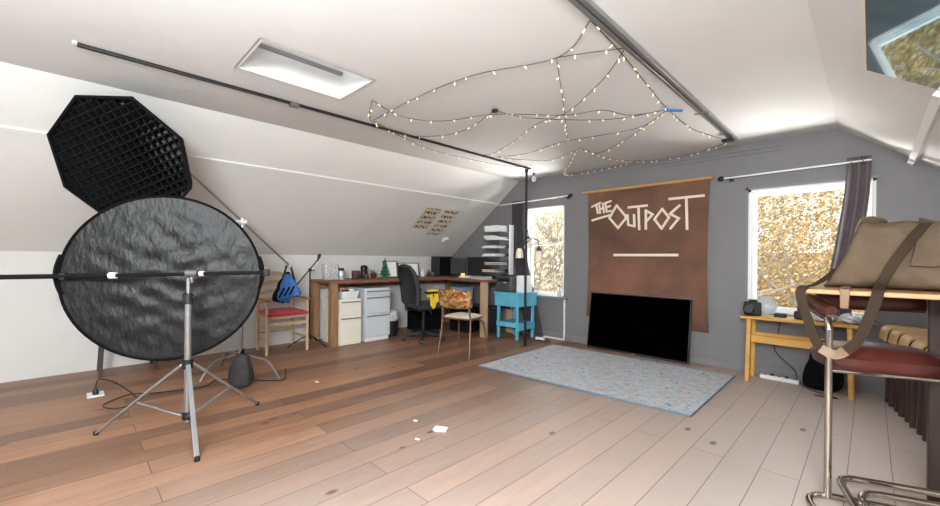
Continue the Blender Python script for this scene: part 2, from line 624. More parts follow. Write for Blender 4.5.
def fillet(P, r, k=6):
    """polyline with its corners rounded by radius r"""
    P = [Vector(p) for p in P]
    out = [P[0]]
    for i in range(1, len(P) - 1):
        a, b = P[i - 1] - P[i], P[i + 1] - P[i]
        d = min(r, a.length * .49, b.length * .49)
        p, q = P[i] + a.normalized() * d, P[i] + b.normalized() * d
        for j in range(k + 1):
            t = j / k
            out.append(p * (1 - t) ** 2 + P[i] * 2 * t * (1 - t) + q * t * t)
    out.append(P[-1])
    return out


def tag(o, label=None, cat=None, group=None, kind=None):
    if label: o['label'] = label
    if cat: o['category'] = cat
    if group: o['group'] = group
    if kind: o['kind'] = kind
    return o


def thing(name, label, cat, loc=(0, 0, 0), rotz=0, group=None):
    o = bpy.data.objects.new(name, None)
    o.empty_display_size = .1
    C.objects.link(o)
    o.location = loc
    o.rotation_euler = (0, 0, rotz)
    return tag(o, label, cat, group)


def dup(root, loc, rotz=None, label=None):
    r = root.copy()
    C.objects.link(r)
    r.location = loc
    if rotz is not None:
        r.rotation_euler = (0, 0, rotz)
    if label: r['label'] = label
    for ch in list(root.children):
        c = ch.copy()
        C.objects.link(c)
        c.parent = r
        for g in ch.children:
            d = g.copy()
            C.objects.link(d)
            d.parent = c
    return r


def struct(o):
    o['kind'] = 'structure'
    return o


def slab(name, outer, holes, fn, vec, m):
    """flat panel with holes: 2-D loops mapped by fn, thickened by vec"""
    bm = bmesh.new()
    for loop in [outer] + holes:
        vs = [bm.verts.new(fn(*p)) for p in loop]
        for i in range(len(vs)):
            bm.edges.new((vs[i], vs[(i + 1) % len(vs)]))
    bmesh.ops.triangle_fill(bm, use_beauty=True, use_dissolve=False, edges=bm.edges[:])
    ret = bmesh.ops.extrude_face_region(bm, geom=bm.faces[:])
    bmesh.ops.translate(bm, vec=Vector(vec), verts=[g for g in ret['geom'] if isinstance(g, bmesh.types.BMVert)])
    bmesh.ops.recalc_face_normals(bm, faces=bm.faces)
    me = bpy.data.meshes.new(name)
    bm.to_mesh(me)
    bm.free()
    me.materials.append(M[m])
    o = bpy.data.objects.new(name, me)
    C.objects.link(o)
    return struct(o)


def rect(x0, x1, y0, y1):
    return [(x0, y0), (x1, y0), (x1, y1), (x0, y1)]


# ------------------------------------------------------------------ room shell
XA, XB, XC, XD = -5.258, -3.755, -.21, 1.293
ZK, ZC, YW, YF = 1.13, 2.276, 4.783, -2.5
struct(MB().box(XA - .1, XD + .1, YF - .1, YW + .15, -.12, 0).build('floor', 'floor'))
struct(MB().box(XA - .1, XA, YF, YW, 0, ZK).build('wall_left', 'white'))
struct(MB().box(XD, XD + .1, YF, YW, 0, ZK).build('wall_right', 'white'))
W1 = (-3.60, -2.965, .585, 1.85)
W2 = (-.865, .03, .60, 1.81)
gable = [(XA - .1, 0), (XD + .1, 0), (XD + .1, ZK - .07), (XD, ZK), (XC, ZC), (XB, ZC), (XA, ZK), (XA - .1, ZK - .07)]
slab('wall_back', gable, [rect(*W1), rect(*W2)], lambda x, z: (x, YW, z), (0, .14, 0), 'grey')
W3 = (-4.2, -2.3, .6, 1.75)
slab('wall_front', gable, [rect(*W3)], lambda x, z: (x, YF, z), (0, -.1, 0), 'white')
SK = (-2.79, -2.345, .735, 1.41)
slab('ceiling', rect(XB, XC, YF, YW), [rect(SK[0] - .015, SK[1] + .015, SK[2] - .015, SK[3] + .015)], lambda x, y: (x, y, ZC), (0, 0, .12), 'white')
sl = Vector((XB - XA, 0, ZC - ZK)).normalized()
sll = math.hypot(XB - XA, ZC - ZK)
nL = Vector((-sl.z, 0, sl.x))
slab('ceiling_left', rect(0, sll, YF, YW), [], lambda s_, y: Vector((XA, y, ZK)) + sl * s_, nL * .1, 'slope')
sr = Vector((-sl.x, 0, sl.z))
nR = Vector((sl.z, 0, sl.x))
FSK = (.72, 1.28, -1.4, -.2)          # added roof light, unseen, in the right slope: distance up the slope, y
onR = lambda s_, y: Vector((XD, y, ZK)) + sr * s_
slab('ceiling_right', rect(0, sll, YF, YW), [rect(*FSK)], onR, nR * .12, 'slope')
# rails and baseboards
pL = Vector((-4.172, 0, 0)); pL.z = ZK + (pL.x - XA) * sl.z / sl.x
m_ = MB()
for y in (0,):
    a = pL - nL * .022
    m_.hexa([pL + sl * d + Vector((0, YF, 0)) + nn for d, nn in ((-.028, Vector()), (.028, Vector()), (.02, -nL * .014), (-.02, -nL * .014))],
            [pL + sl * d + Vector((0, YW, 0)) + nn for d, nn in ((-.028, Vector()), (.028, Vector()), (.02, -nL * .014), (-.02, -nL * .014))])
struct(m_.build('trim_1', 'slope'))
pR = onR(1.315, 0)
m_ = MB().hexa([pR + sr * d + Vector((0, 2.90, 0)) - nR * h for d, h in ((-.02, 0), (.02, 0), (.02, .05), (-.02, .05))],
               [pR + sr * d + Vector((0, YW, 0)) - nR * h for d, h in ((-.02, 0), (.02, 0), (.02, .05), (-.02, .05))])
struct(m_.build('trim_2', 'trimw'))
struct(MB().box(XA, XD, YW - .016, YW, 0, .072).box(XA, XD, YW - .011, YW, .072, .084).build('baseboard_back', 'greytrim', bevel=.003))
struct(MB().box(-2.9, -.62, YW - .018, YW, 2.205, 2.222).build('trim_3', 'greytrim'))
struct(MB().box(-1.75, -.62, YW - .018, YW, 2.165, 2.178).build('trim_4', 'greytrim'))

# ceiling well of the left roof light, open to the sky at its top
sk = struct(MB().box(SK[0] - .02, SK[0], SK[2] - .02, SK[3] + .02, ZC, ZC + .85).build('skylight_1', 'white'))
MB().box(SK[1], SK[1] + .02, SK[2] - .02, SK[3] + .02, ZC, ZC + .85).build('well_side', 'white', sk)
MB().box(SK[0], SK[1], SK[2] - .02, SK[2], ZC + .0, ZC + .85).build('well_side', 'white', sk)
MB().box(SK[0], SK[1], SK[3], SK[3] + .02, ZC, ZC + .85).build('well_side', 'white', sk)
MB().box(SK[0] + .02, SK[0] + .05, SK[2] + .005, SK[3] - .005, ZC + .16, ZC + .18).build('blind_bar', 'greytrim', sk)
MB().box(SK[0], SK[1], SK[2], SK[3], ZC + .80, ZC + .81).build('pane', 'glass', sk)

# unseen roof light, added for the right fill lamp
def onRd(s_, y, d):
    return onR(s_, y) + nR * d
def rframe(name, s0, s1, y0, y1, wd, d0, d1, m, parent=None):
    b = MB()
    for (a0, a1, b0, b1) in ((s0, s0 + wd, y0, y1), (s1 - wd, s1, y0, y1), (s0 + wd, s1 - wd, y0, y0 + wd), (s0 + wd, s1 - wd, y1 - wd, y1)):
        q = [(a0, b0), (a1, b0), (a1, b1), (a0, b1)]
        b.hexa([onRd(x, y, d0) for x, y in q], [onRd(x, y, d1) for x, y in q])
    return b.build(name, m, parent)
fs = struct(rframe('added_skylight', FSK[0], FSK[1], FSK[2], FSK[3], .04, .0, .1, 'trimw'))
b = MB()
q = [(FSK[0], FSK[2]), (FSK[1], FSK[2]), (FSK[1], FSK[3]), (FSK[0], FSK[3])]
b.hexa([onRd(x, y, .07) for x, y in q], [onRd(x, y, .078) for x, y in q])
b.build('pane', 'glass', fs)

# windows
def window(name, x0, x1, z0, z1, y, fr, rail=None, case=0.0):
    o = struct(MB().box(x0, x0 + .02, y, y + .14, z0, z1).box(x1 - .02, x1, y, y + .14, z0, z1).box(x0, x1, y, y + .14, z1 - .02, z1).box(x0, x1, y, y + .14, z0, z0 + .02).build(name, 'trimw'))
    f = MB()
    a0, a1, c0, c1 = x0 + .02, x1 - .02, z0 + .02, z1 - .02
    ym = y + .06
    for q in ((a0, a0 + fr, c0, c1), (a1 - fr, a1, c0, c1), (a0 + fr, a1 - fr, c1 - fr, c1), (a0 + fr, a1 - fr, c0, c0 + fr)):
        f.box(q[0], q[1], ym, ym + .05, q[2], q[3])
    if rail:
        f.box(a0 + fr, a1 - fr, ym, ym + .05, rail - .016, rail + .016)
    f.build('frame', 'vinyl', o, bevel=.004)
    if rail:
        MB().box(a0 + fr, a1 - fr, ym + .02, ym + .025, c0 + fr, rail - .016).build('pane', 'glass', o)
        MB().box(a0 + fr, a1 - fr, ym + .03, ym + .035, rail + .016, c1 - fr).build('pane', 'glass', o)
    else:
        MB().box(a0 + fr, a1 - fr, ym + .02, ym + .025, c0 + fr, c1 - fr).build('pane', 'glass', o)
    return o
w1 = window('window_1', *W1, YW, .03, rail=1.32)
MB().box(W1[0] - .03, W1[1] + .07, YW - .05, YW, W1[2] - .03, W1[2]).build('sill', 'greytrim', w1, bevel=.004)
w2 = window('window_2', *W2, YW, .038)
MB().box(W2[0] - .02, W2[1] + .02, YW - .03, YW, W2[2] - .025, W2[2]).build('sill', 'greytrim', w2, bevel=.004)
MB().box(W2[0] - .022, W2[0], YW - .012, YW, W2[2], W2[3] + .02).box(W2[0] - .022, W2[1] + .02, YW - .012, YW, W2[3], W2[3] + .022).build('casing', 'greytrim', w2)
window('added_rear_window', *W3, YF - .14, .05, rail=None)  # window added behind the viewpoint, unseen, for the rear fill lamp

# ------------------------------------------------------------------ outdoors, seen through the windows
struct(MB().box(-16, 8, YW + .6, 26, -3.3, -3.2).build('ground', 'snow'))


def foliage(n, c, rad, size, seed, shape=None):
    rnd = random.Random(seed)
    b = MB()
    for _ in range(n):
        while True:
            p = Vector((rnd.uniform(-1, 1), rnd.uniform(-1, 1), rnd.uniform(-1, 1)))
            if .2 < p.length < 1: break
        p = Vector((p.x * rad[0], p.y * rad[1], p.z * rad[2])) + Vector(c)
        a = Vector((rnd.gauss(0, 1), rnd.gauss(0, 1), rnd.gauss(0, 1))).normalized()
        d = a.orthogonal().normalized()
        e = a.cross(d)
        s_ = size * rnd.uniform(.6, 1.3)
        b.add([p - d * s_ * .5, p + e * s_ * .3, p + d * s_ * .5, p - e * s_ * .3], [(0, 1, 2, 3)])
    return b


def branch(b, p, d, ln, r, depth, rnd):
    q = p + d * ln
    mid = (p + q) / 2 + Vector((rnd.uniform(-.1, .1), rnd.uniform(-.1, .1), 0)) * ln
    b.tube([p, mid, q], [r, r * .85, r * .65], 6)
    if depth:
        for _ in range(3):
            nd = (d + Vector((rnd.uniform(-.9, .9), rnd.uniform(-.9, .9), rnd.uniform(-.35, .6)))).normalized()
            branch(b, q - d * ln * rnd.uniform(0, .35), nd, ln * rnd.uniform(.6, .85), r * .6, depth - 1, rnd)


def tree(name, label, x, y, rad, cz, n, size, leaf, seed, depth=4):
    t = thing(name, label, 'tree', (x, y, -3.2))
    rnd = random.Random(seed)
    b = MB()
    branch(b, Vector((0, 0, 0)), Vector((0, 0, 1)), 1.9, .14, depth, rnd)
    b.build('trunk', 'bark', t)
    f = foliage(n, (0, 0, cz + 3.2), rad, size, seed).build('foliage', leaf, t)
    f['kind'] = 'stuff'
    return t
tree('autumn_tree', 'golden autumn tree filling the right hand window', -.9, 9.2, (1.9, 1.3, 3.2), .9, 30000, .065, 'gold', 3)
tree('autumn_tree', 'golden autumn tree at the left edge of the right hand window view', -2.6, 12.4, (2.6, 1.2, 3.6), .6, 14000, .10, 'gold', 4)
tree('bare_tree', 'pale half bare tree seen through the left window', -6.6, 10.0, (2.2, 1.6, 2.6), 1.0, 3200, .10, 'pale', 5, depth=5)
tree('bare_tree', 'thin bare tree behind the pale one outside the left window', -9.6, 14.2, (3.4, 1.6, 3.6), .8, 15000, .16, 'pale', 6, depth=5)
t = thing('neighbour_house', 'grey neighbouring house low behind the golden trees', 'house', (-2.2, 15.5, -3.2))
MB().box(-3.2, 3.2, 0, 4, 0, 2.9).build('wall', 'clap', t)
MB().prism([(-3.5, -.3, 2.9), (-3.5, 4.3, 2.9), (-3.5, 2, 4.6)], (7, 0, 0)).build('roof', 'brick', t)

# ------------------------------------------------------------------ mirror on the right slope
t = thing('mirror', 'large tinted mirror sheet fixed to the right ceiling slope', 'mirror', tuple(onR(1.25, 2.2)))
q = [(.80, 1.45), (1.625, 1.45), (1.625, 2.885), (.80, 2.885)]
MB().hexa([onRd(x, y, -.002) for x, y in q], [onRd(x, y, -.010 - .026 * (x - .80) / .825) for x, y in q]).build('mirror_glass', 'mirror', t, world=True)
q = [(1.626, 1.45), (1.640, 1.45), (1.640, 2.89), (1.626, 2.89)]
MB().hexa([onRd(x, y, -.001) for x, y in q], [onRd(x, y, -.036) for x, y in q]).build('wooden_edge', 'cream', t, world=True)

# ------------------------------------------------------------------ ceiling tracks and pole lamp
t = thing('ceiling_track', 'thin black ceiling track along the left side of the ceiling', 'ceiling track', (-3.11, 2.1, ZC))
MB().box(-3.124, -3.097, .02, 4.19, ZC - .02, ZC - .001).build('track', 'black', t, world=True, bevel=.003)
MB().box(-3.128, -3.094, .0, .02, ZC - .012, ZC - .001).build('end_plate', 'trimw', t, world=True)
MB().box(-3.132, -3.088, 1.17, 1.23, ZC - .034, ZC - .001).build('clip', 'steel', t, world=True)
t = thing('ceiling_track', 'double grey ceiling track on the right of the string lights', 'ceiling track', (-.94, 2.4, ZC))
for dx in (-.018, .018):
    MB().box(-.928 + dx - .012, -.928 + dx + .012, .4, 4.49, ZC - .028, ZC - .001).build('track', 'alu', t, world=True, bevel=.003)
for y in (3.45,):
    MB().box(-.98, -.88, y - .006, y + .006, ZC - .037, ZC - .029).build('bracket', 'steel', t, world=True)
MB().box(-.985, -.895, 4.26, 4.34, ZC - .07, ZC - .047).build('trolley', 'blackm', t, world=True, bevel=.004)

t = thing('pole_lamp', 'black floor to ceiling pole lamp with frosted shades', 'lamp', (-3.1, 4.1, 0))
MB().tube([(0, 0, .012), (0, 0, ZC - .03)], .015, 14).build('pole', 'blackm', t)
MB().lathe([(.03, 0), (.03, .008), (.018, .014)], n=16).build('foot', 'black', t)
MB().lathe([(.016, ZC - .075), (.024, ZC - .06), (.024, ZC - .031)], n=14).build('spring_cap', 'blackm', t)
shade = [(.018, .125), (.03, .115), (.038, .095), (.046, .06), (.05, 0), (.046, 0), (.034, .095)]
for k, (ax, ay, z) in enumerate(((-.062, -.05, 1.115), (-.01, .06, 1.24), (.13, .10, 1.09))):
    if k < 2:
        MB().tube([(0, 0, z + .12), (ax * .4, ay * .4, z + .22), (ax * .9, ay * .9, z + .21), (ax, ay, z + .13)], .005, 8, smooth=5).build('arm', 'blackm', t)
        s_ = MB().lathe(shade, (ax, ay, z), 16).build('lamp_shade', 'frosted', t)
        MB().lathe([(.02, .122), (.02, .145), (.008, .155)], (ax, ay, z), 14).build('cap', 'blackm', s_)
    else:
        MB().tube([(0, 0, z + .2), (ax * .4, ay * .4, z + .27), (ax * .9, ay * .9, z + .25), (ax, ay, z + .15)], .005, 8, smooth=5).build('arm', 'blackm', t)
        s_ = MB().lathe(shade, (ax, ay, z), 16).build('lamp_shade', 'frosted', t)
        MB().lathe([(.028, .10), (.032, .14), (.016, .17)], (ax, ay, z), 14).build('cap', 'brownc', s_)
t = thing('pendant_bulb', 'clear glass bulb hanging at the end of the left ceiling track', 'light bulb', (-3.03, 4.16, ZC - .16))
MB().tube([(0, 0, .075), (0, 0, .159)], .004, 8).build('cord', 'black', t)
MB().lathe([(.013, .045), (.015, .078), (.008, .084)], n=12).build('socket', 'blackm', t)
MB().lathe([(.004, -.03), (.02, -.025), (.03, -.005), (.028, .018), (.014, .044)], n=16).build('glass_bulb', 'clearplastic', t)

# ------------------------------------------------------------------ string lights under the ceiling
bulb_me = None
def string_light(label, pts, sag=0.0, z=ZC - .012, step=.17, ends=None):
    global bulb_me
    n = len(pts)
    P = []
    for i, p in enumerate(pts):
        u = i / (n - 1)
        P.append(Vector((p[0], p[1], (p[2] if len(p) > 2 else z - sag * math.sin(PI * u)))))
    P = spline(P, 6)
    t = thing('string_light', label, 'string lights', tuple(P[0]), 0, 'fairy light strands under the ceiling')
    MB().tube(P, .0028, 6).build('wire', 'wire', t, world=True)
    acc = step * .5
    rnd = random.Random(len(label))
    for a, b_ in zip(P, P[1:]):
        acc += (b_ - a).length
        if acc > step:
            acc -= step
            q = (a + b_) / 2 - P[0]
            d = Vector((rnd.uniform(-1, 1), rnd.uniform(-1, 1), -.9)).normalized()
            if bulb_me is None:
                o = MB().lathe([(.0022, 0), (.0028, .008), (.0016, .010), (.0034, .014), (.0036, .020), (.0008, .026)], n=8).build('bulb', 'bulb', t)
                bulb_me = o.data
            else:
                o = bpy.data.objects.new('bulb', bulb_me)
                C.objects.link(o)
                o.parent = t
            o.location = q
            o.rotation_euler = d.to_track_quat('Z', 'Y').to_euler()
string_light('fairy light strand running from the right track across to the left track', [(-.97, 1.78), (-1.28, 1.98), (-1.8, 1.80), (-2.38, 1.77), (-2.98, 1.81)])
string_light('short fairy light strand ending halfway along the right track, nearest the viewer', [(-1.28, 1.98), (-1.12, 2.06), (-.96, 2.15)])
string_light('long curved fairy light strand crossing the middle of the web', [(-.97, 2.16), (-1.15, 2.34), (-1.36, 2.5), (-1.66, 2.70), (-1.98, 2.76), (-2.43, 3.02), (-2.9, 3.25), (-3.07, 3.26)], .03)
string_light('fairy light strand dropping from the front strand to the middle of the web', [(-1.29, 1.98), (-1.5, 2.37), (-1.75, 2.82), (-2.08, 3.4)], .02)
string_light('fairy light strand swagged from the left corner through the dark hub', [(-2.61, 1.57), (-2.7, 1.91), (-2.52, 2.18), (-2.09, 2.35), (-1.71, 2.74), (-1.45, 2.86), (-1.36, 3.14), (-1.11, 3.25)], .03)
string_light('fairy light loop hanging along the left track', [(-2.09, 2.35), (-2.62, 2.48), (-2.99, 2.27), (-3.0, 1.82), (-2.61, 1.57)], .03)
string_light('straight fairy light strand from the dark hub to the blue clip', [(-2.09, 2.35), (-1.95, 2.65), (-1.52, 3.1), (-1.11, 3.25)], .02)
string_light('fairy light strand zigzagging beside the right track towards the grey wall', [(-.97, 1.78), (-1.0, 2.19), (-1.06, 2.74), (-1.11, 3.25), (-1.12, 3.9), (-.98, 4.49)])
string_light('fairy light strand from the blue clip to the left track', [(-1.11, 3.25), (-1.46, 3.49), (-2.12, 3.38), (-2.63, 3.5), (-3.03, 3.44)], .02)
string_light('wavy fairy light strand below the blue clip', [(-1.11, 3.25), (-1.66, 3.75), (-2.07, 4.0), (-2.16, 3.75), (-2.62, 3.91), (-2.9, 3.64), (-3.03, 3.44)], .02)
string_light('glowing fairy light strand curving towards the top of the grey wall', [(-2.16, 3.75), (-2.06, 4.35), (-1.75, 4.70), (-1.34, 4.70), (-.99, 4.54)], .03, step=.1)
string_light('fairy light strand along the top of the grey wall above the banner', [(-2.16, 3.75), (-2.75, 4.45), (-2.85, 4.70), (-2.35, 4.72), (-1.9, 4.68)], .03, step=.1)
string_light('fairy light strand drooping outside the left track', [(-3.0, 1.82), (-3.28, 2.66), (-3.21, 3.65), (-3.08, 4.1)], .02)
o = MB().tube([(-1.13, 3.22, ZC - .022), (-1.02, 3.29, ZC - .035)], .010, 8).build('clip', 'bluebag')
tag(o, 'blue clip holding the fairy lights by the right track', 'clip')
o = MB().lathe([(.008, 0), (.026, .008), (.026, .022), (.006, .030)], (-2.09, 2.35, ZC - .031), 14).build('hook', 'black')
tag(o, 'black ceiling hook where the fairy lights gather, left of centre', 'hook')

# ------------------------------------------------------------------ banner, television, rug
t = thing('banner', 'brown hide banner lettered THE OUTPOST hanging on the grey wall', 'banner', (-1.9, 4.755, 1.15))
grid = []
for i in range(25):
    u = i / 24
    x = -2.604 + u * 1.404
    zb = .375 - .035 * u
    row = []
    for j in range(21):
        v = j / 20
        z = zb + (1.962 - zb) * v
        edge = math.exp(-((u - .0) / .06) ** 2) + math.exp(-((1 - u) / .06) ** 2)
        row.append((x + .02 * math.sin(PI * v) * (1 if u < .5 else -1) * edge, 4.757 + .004 * math.sin(u * 9 + v * 2) * (1 - v * .5) - .012 * (1 - v) * edge, z))
    grid.append(row)
MB().sheet(grid, .006).build('hide', 'banner', t, world=True)
MB().tube([(-2.675, 4.752, 1.973), (-1.173, 4.752, 1.978)], .016, 14).build('dowel', 'dowel', t, world=True)


def letter(name, strokes, wd=.026):
    b = MB()
    for st in strokes:
        n = len(st)
        for p, q in zip(st, st[1:]):
            lay = 4.748 - .0011 * (len(b.f) // 6)
            P, Q = Vector((p[0], lay, p[1])), Vector((q[0], lay, q[1]))
            e = (Q - P).normalized() * wd * .4
            b.beam(P - e, Q + e, .012, wd, (0, 0, 1)) if abs((Q - P).normalized().z) < .9 else b.beam(P - e, Q + e, wd, .012, (0, -1, 0))
    return b.build(name, 'cream', t, world=True)
letter('letter', [[(-2.539, 1.782), (-2.425, 1.825)], [(-2.479, 1.80), (-2.459, 1.697)]], .022)
letter('letter', [[(-2.438, 1.796), (-2.427, 1.694)], [(-2.391, 1.812), (-2.374, 1.698)], [(-2.433, 1.743), (-2.379, 1.753)]], .022)
letter('letter', [[(-2.359, 1.816), (-2.337, 1.703)], [(-2.359, 1.814), (-2.286, 1.832)], [(-2.348, 1.758), (-2.294, 1.771)], [(-2.337, 1.703), (-2.28, 1.711)]], .022)
letter('underline', [[(-2.532, 1.608), (-2.292, 1.66)]])
letter('letter', [[(-2.209, 1.771), (-2.084, 1.616), (-2.189, 1.495), (-2.3, 1.623), (-2.209, 1.771)]])
letter('letter', [[(-2.073, 1.644), (-2.062, 1.524), (-1.988, 1.504), (-1.994, 1.639)]])
letter('letter', [[(-2.061, 1.734), (-1.847, 1.739)], [(-1.943, 1.729), (-1.931, 1.466)]])
letter('letter', [[(-1.855, 1.469), (-1.857, 1.68), (-1.778, 1.63), (-1.852, 1.55)]])
letter('letter', [[(-1.674, 1.683), (-1.601, 1.584), (-1.679, 1.463), (-1.756, 1.572), (-1.674, 1.683)]])
letter('letter', [[(-1.493, 1.708), (-1.589, 1.623), (-1.498, 1.566), (-1.583, 1.459)]])
letter('letter', [[(-1.597, 1.79), (-1.256, 1.792)], [(-1.424, 1.784), (-1.413, 1.447)]])
letter('painted_line', [[(-2.232, 1.162), (-1.511, 1.162)]], .03)

t = thing('television', 'large black flat television leaning on the wall below the banner', 'television', (-1.94, 4.62, 0))
tilt = Matrix.Rotation(R(-8.5), 4, 'X')
hw, hh = .588, .695
MB().box(-hw, hw, 0, .03, .004, hh).xf(tilt).build('housing', 'black', t, bevel=.004)
MB().box(-hw + .014, hw - .014, -.003, .001, .026, hh - .012).xf(tilt).build('screen', 'screen', t)
MB().box(-.022, .022, -.003, .001, .010, .017).xf(tilt).build('logo', 'steel', t)
MB().box(-hw - .002, hw + .002, -.002, .028, hh + .0005, hh + .003).xf(tilt).build('top_edge', 'steel', t)

t = thing('area_rug', 'faded blue grey patterned rug on the floor before the television', 'rug', (-1.9, 3.7, 0))
A_, B_, C_, D_ = [Vector(p) for p in ((-2.82, 2.96, 0), (-.885, 3.08, 0), (-.905, 4.47, 0), (-2.86, 4.38, 0))]
g = [[(A_ * (1 - u) + B_ * u) * (1 - v) + (D_ * (1 - u) + C_ * u) * v + Vector((0, 0, .009 + .0012 * math.sin(u * 13 + v * 7))) for v in [j / 16 for j in range(17)]] for u in [i / 22 for i in range(23)]]
MB().sheet(g, .010).build('pile', 'rug', t, world=True)
MB().tube([p + Vector((0, 0, .009)) for p in (A_, B_, C_, D_)], .008, 8, closed=True).build('binding', 'rugedge', t, world=True)

# ------------------------------------------------------------------ curtains and rods
def curtain(name, label, rows, n=40, folds=6, amp=.03, m='curtl', th=.004):
    """rows: (z, x0, x1, y, amp)"""
    rows = [tuple(r) for r in rows]
    grid = []
    for i in range(n + 1):
        u = i / n
        line = []
        for (z, x0, x1, y, a) in rows:
            line.append(Vector((x0 + (x1 - x0) * u, y + a * math.sin(u * folds * 2 * PI + z * .6), z)))
        grid.append(spline(line, 5))
    t = thing(name, label, 'curtain', (rows[0][1], rows[0][3], 0))
    MB().sheet(grid, th).build('drape', m, t, world=True)
    return t
t = curtain('curtain', 'charcoal curtain drawn aside at the left window', [(1.965, -3.84, -3.60, 4.725, .018), (1.5, -3.84, -3.60, 4.725, .022), (1.1, -3.80, -3.56, 4.73, .022), (.6, -3.70, -3.42, 4.735, .02), (.012, -3.58, -3.26, 4.74, .02)])
for x in (-3.80, -3.72, -3.64):
    MB().tube([(x, 4.705 + .026 * math.cos(a), 1.93 + .026 * math.sin(a)) for a in [k * PI / 8 for k in range(16)]], .005, 6, closed=True).build('grommet', 'chrome', t, world=True)
t = curtain('curtain', 'mauve grey curtain gathered at the right edge of the right window', [(1.995, -.15, .0, 4.715, .014), (1.7, -.165, -.01, 4.72, .018), (1.3, -.215, -.05, 4.725, .02), (.9, -.27, -.10, 4.73, .02), (.50, -.30, -.12, 4.73, .02)], m='curtr', folds=3)
for x in (-.12, -.05):
    MB().tube([(x, 4.705 + .026 * math.cos(a), 1.955 + .026 * math.sin(a)) for a in [k * PI / 8 for k in range(16)]], .005, 6, closed=True).build('grommet', 'chrome', t, world=True)


def rod(label, x0, x1, z0, z1, fin):
    t = thing('curtain_rod', label, 'curtain rod', ((x0 + x1) / 2, 4.705, z0))
    MB().tube([(x0, 4.705, z0), (x1, 4.705, z1)], .008, 10).build('rod', 'vinyl', t, world=True)
    xe = x1 if fin > 0 else x0
    ze = z1 if fin > 0 else z0
    MB().lathe([(.009, 0), (.02, .01), (.026, .028), (.02, .05), (.006, .06)], (xe, 4.705, ze), 14, (fin, 0, 0)).build('finial', 'black', t, world=True)
    MB().box(xe - fin * .05 - .008, xe - fin * .05 + .008, 4.705, YW, ze - .012, ze + .012).box(xe - fin * .05 - .018, xe - fin * .05 + .018, YW - .008, YW, ze - .03, ze + .03).build('bracket', 'black', t, world=True)
rod('thin white curtain rod with black finial above the left window', -4.07, -2.86, 1.93, 1.955, 1)
rod('thin white curtain rod with black finial above the right window', -1.06, .0, 1.94, 1.955, -1)

# cable duct below the left window
o = MB().box(-2.957, -2.937, YW - .02, YW, .0, .552).box(-3.30, -2.957, YW - .03, YW - .012, 0, .02).build('cable_duct', 'trimw', bevel=.003)
tag(o, 'white cable duct running down the wall below the left window', 'cable duct')

# ------------------------------------------------------------------ workbench along the left wall
t = thing('workbench', 'long brown plank workbench along the white left wall', 'workbench', (-4.93, 3.4, 0))
DZ = .81
MB().box(-5.24, -4.62, 2.24, 4.74, DZ - .035, DZ).build('top', 'bench', t, world=True, bevel=.003)
MB().box(-4.71, -4.62, 2.25, 2.335, 0, DZ - .036).build('leg', 'post', t, world=True, bevel=.004)
MB().box(-5.22, -5.14, 2.25, 2.335, 0, DZ - .036).build('leg', 'post', t, world=True, bevel=.004)
MB().box(-5.22, -5.14, 4.6, 4.68, 0, DZ - .036).build('leg', 'post', t, world=True, bevel=.004)
MB().box(-5.21, -5.16, 2.34, 4.59, DZ - .12, DZ - .037).build('rail', 'post', t, world=True)
t = thing('corner_desk', 'short plank desk below the dark panels with a pale front post', 'desk', (-4.2, 4.4, 0))
MB().box(-4.616, -3.775, 4.10, 4.74, DZ - .04, DZ - .002).build('top', 'bench', t, world=True, bevel=.003)
MB().box(-3.895, -3.785, 4.10, 4.15, 0, DZ - .041).build('leg', 'pine', t, world=True, bevel=.004)
MB().box(-3.895, -3.785, 4.68, 4.73, 0, DZ - .041).build('leg', 'pine', t, world=True, bevel=.004)
MB().box(-4.60, -3.79, 4.60, 4.66, .36, .38).build('shelf', 'darkbox', t, world=True)


def cabinet(label, y0, y1, h, m, xf=-4.63, dep=.47, drawers=((.0, .62), (.64, .98)), plinth=.0):
    t = thing('filing_cabinet', label, 'filing cabinet', (xf - dep / 2, (y0 + y1) / 2, 0))
    MB().box(xf - dep, xf - .018, y0, y1, plinth, h).build('carcass', m, t, world=True, bevel=.006)
    if plinth:
        MB().box(xf - dep + .02, xf - .03, y0 + .012, y1 - .012, 0, plinth).build('plinth', 'trimw', t, world=True)
    for a, b_ in drawers:
        z0, z1 = plinth + (h - plinth) * a + .006, plinth + (h - plinth) * b_
        d = MB().box(xf - .017, xf, y0 + .006, y1 - .006, z0, z1).build('drawer', m, t, world=True, bevel=.003)
        MB().box(xf, xf + .012, y0 + .02, y1 - .02, z1 - .028, z1 - .016).build('handle', 'steel', d, world=True)
    MB().tube([(xf - .017, y1 - .035, h - .035), (xf + .003, y1 - .035, h - .035)], .007, 10).build('lock', 'steel', t, world=True)
    return t
cabinet('cream two drawer filing cabinet under the left end of the workbench', 2.36, 2.665, .575, 'cabw')
cabinet('taller pale grey filing cabinet under the workbench, nearer the office chair', 2.72, 3.10, .70, 'cabg', drawers=((.01, .47), (.485, .84), (.855, .97)), plinth=.05)
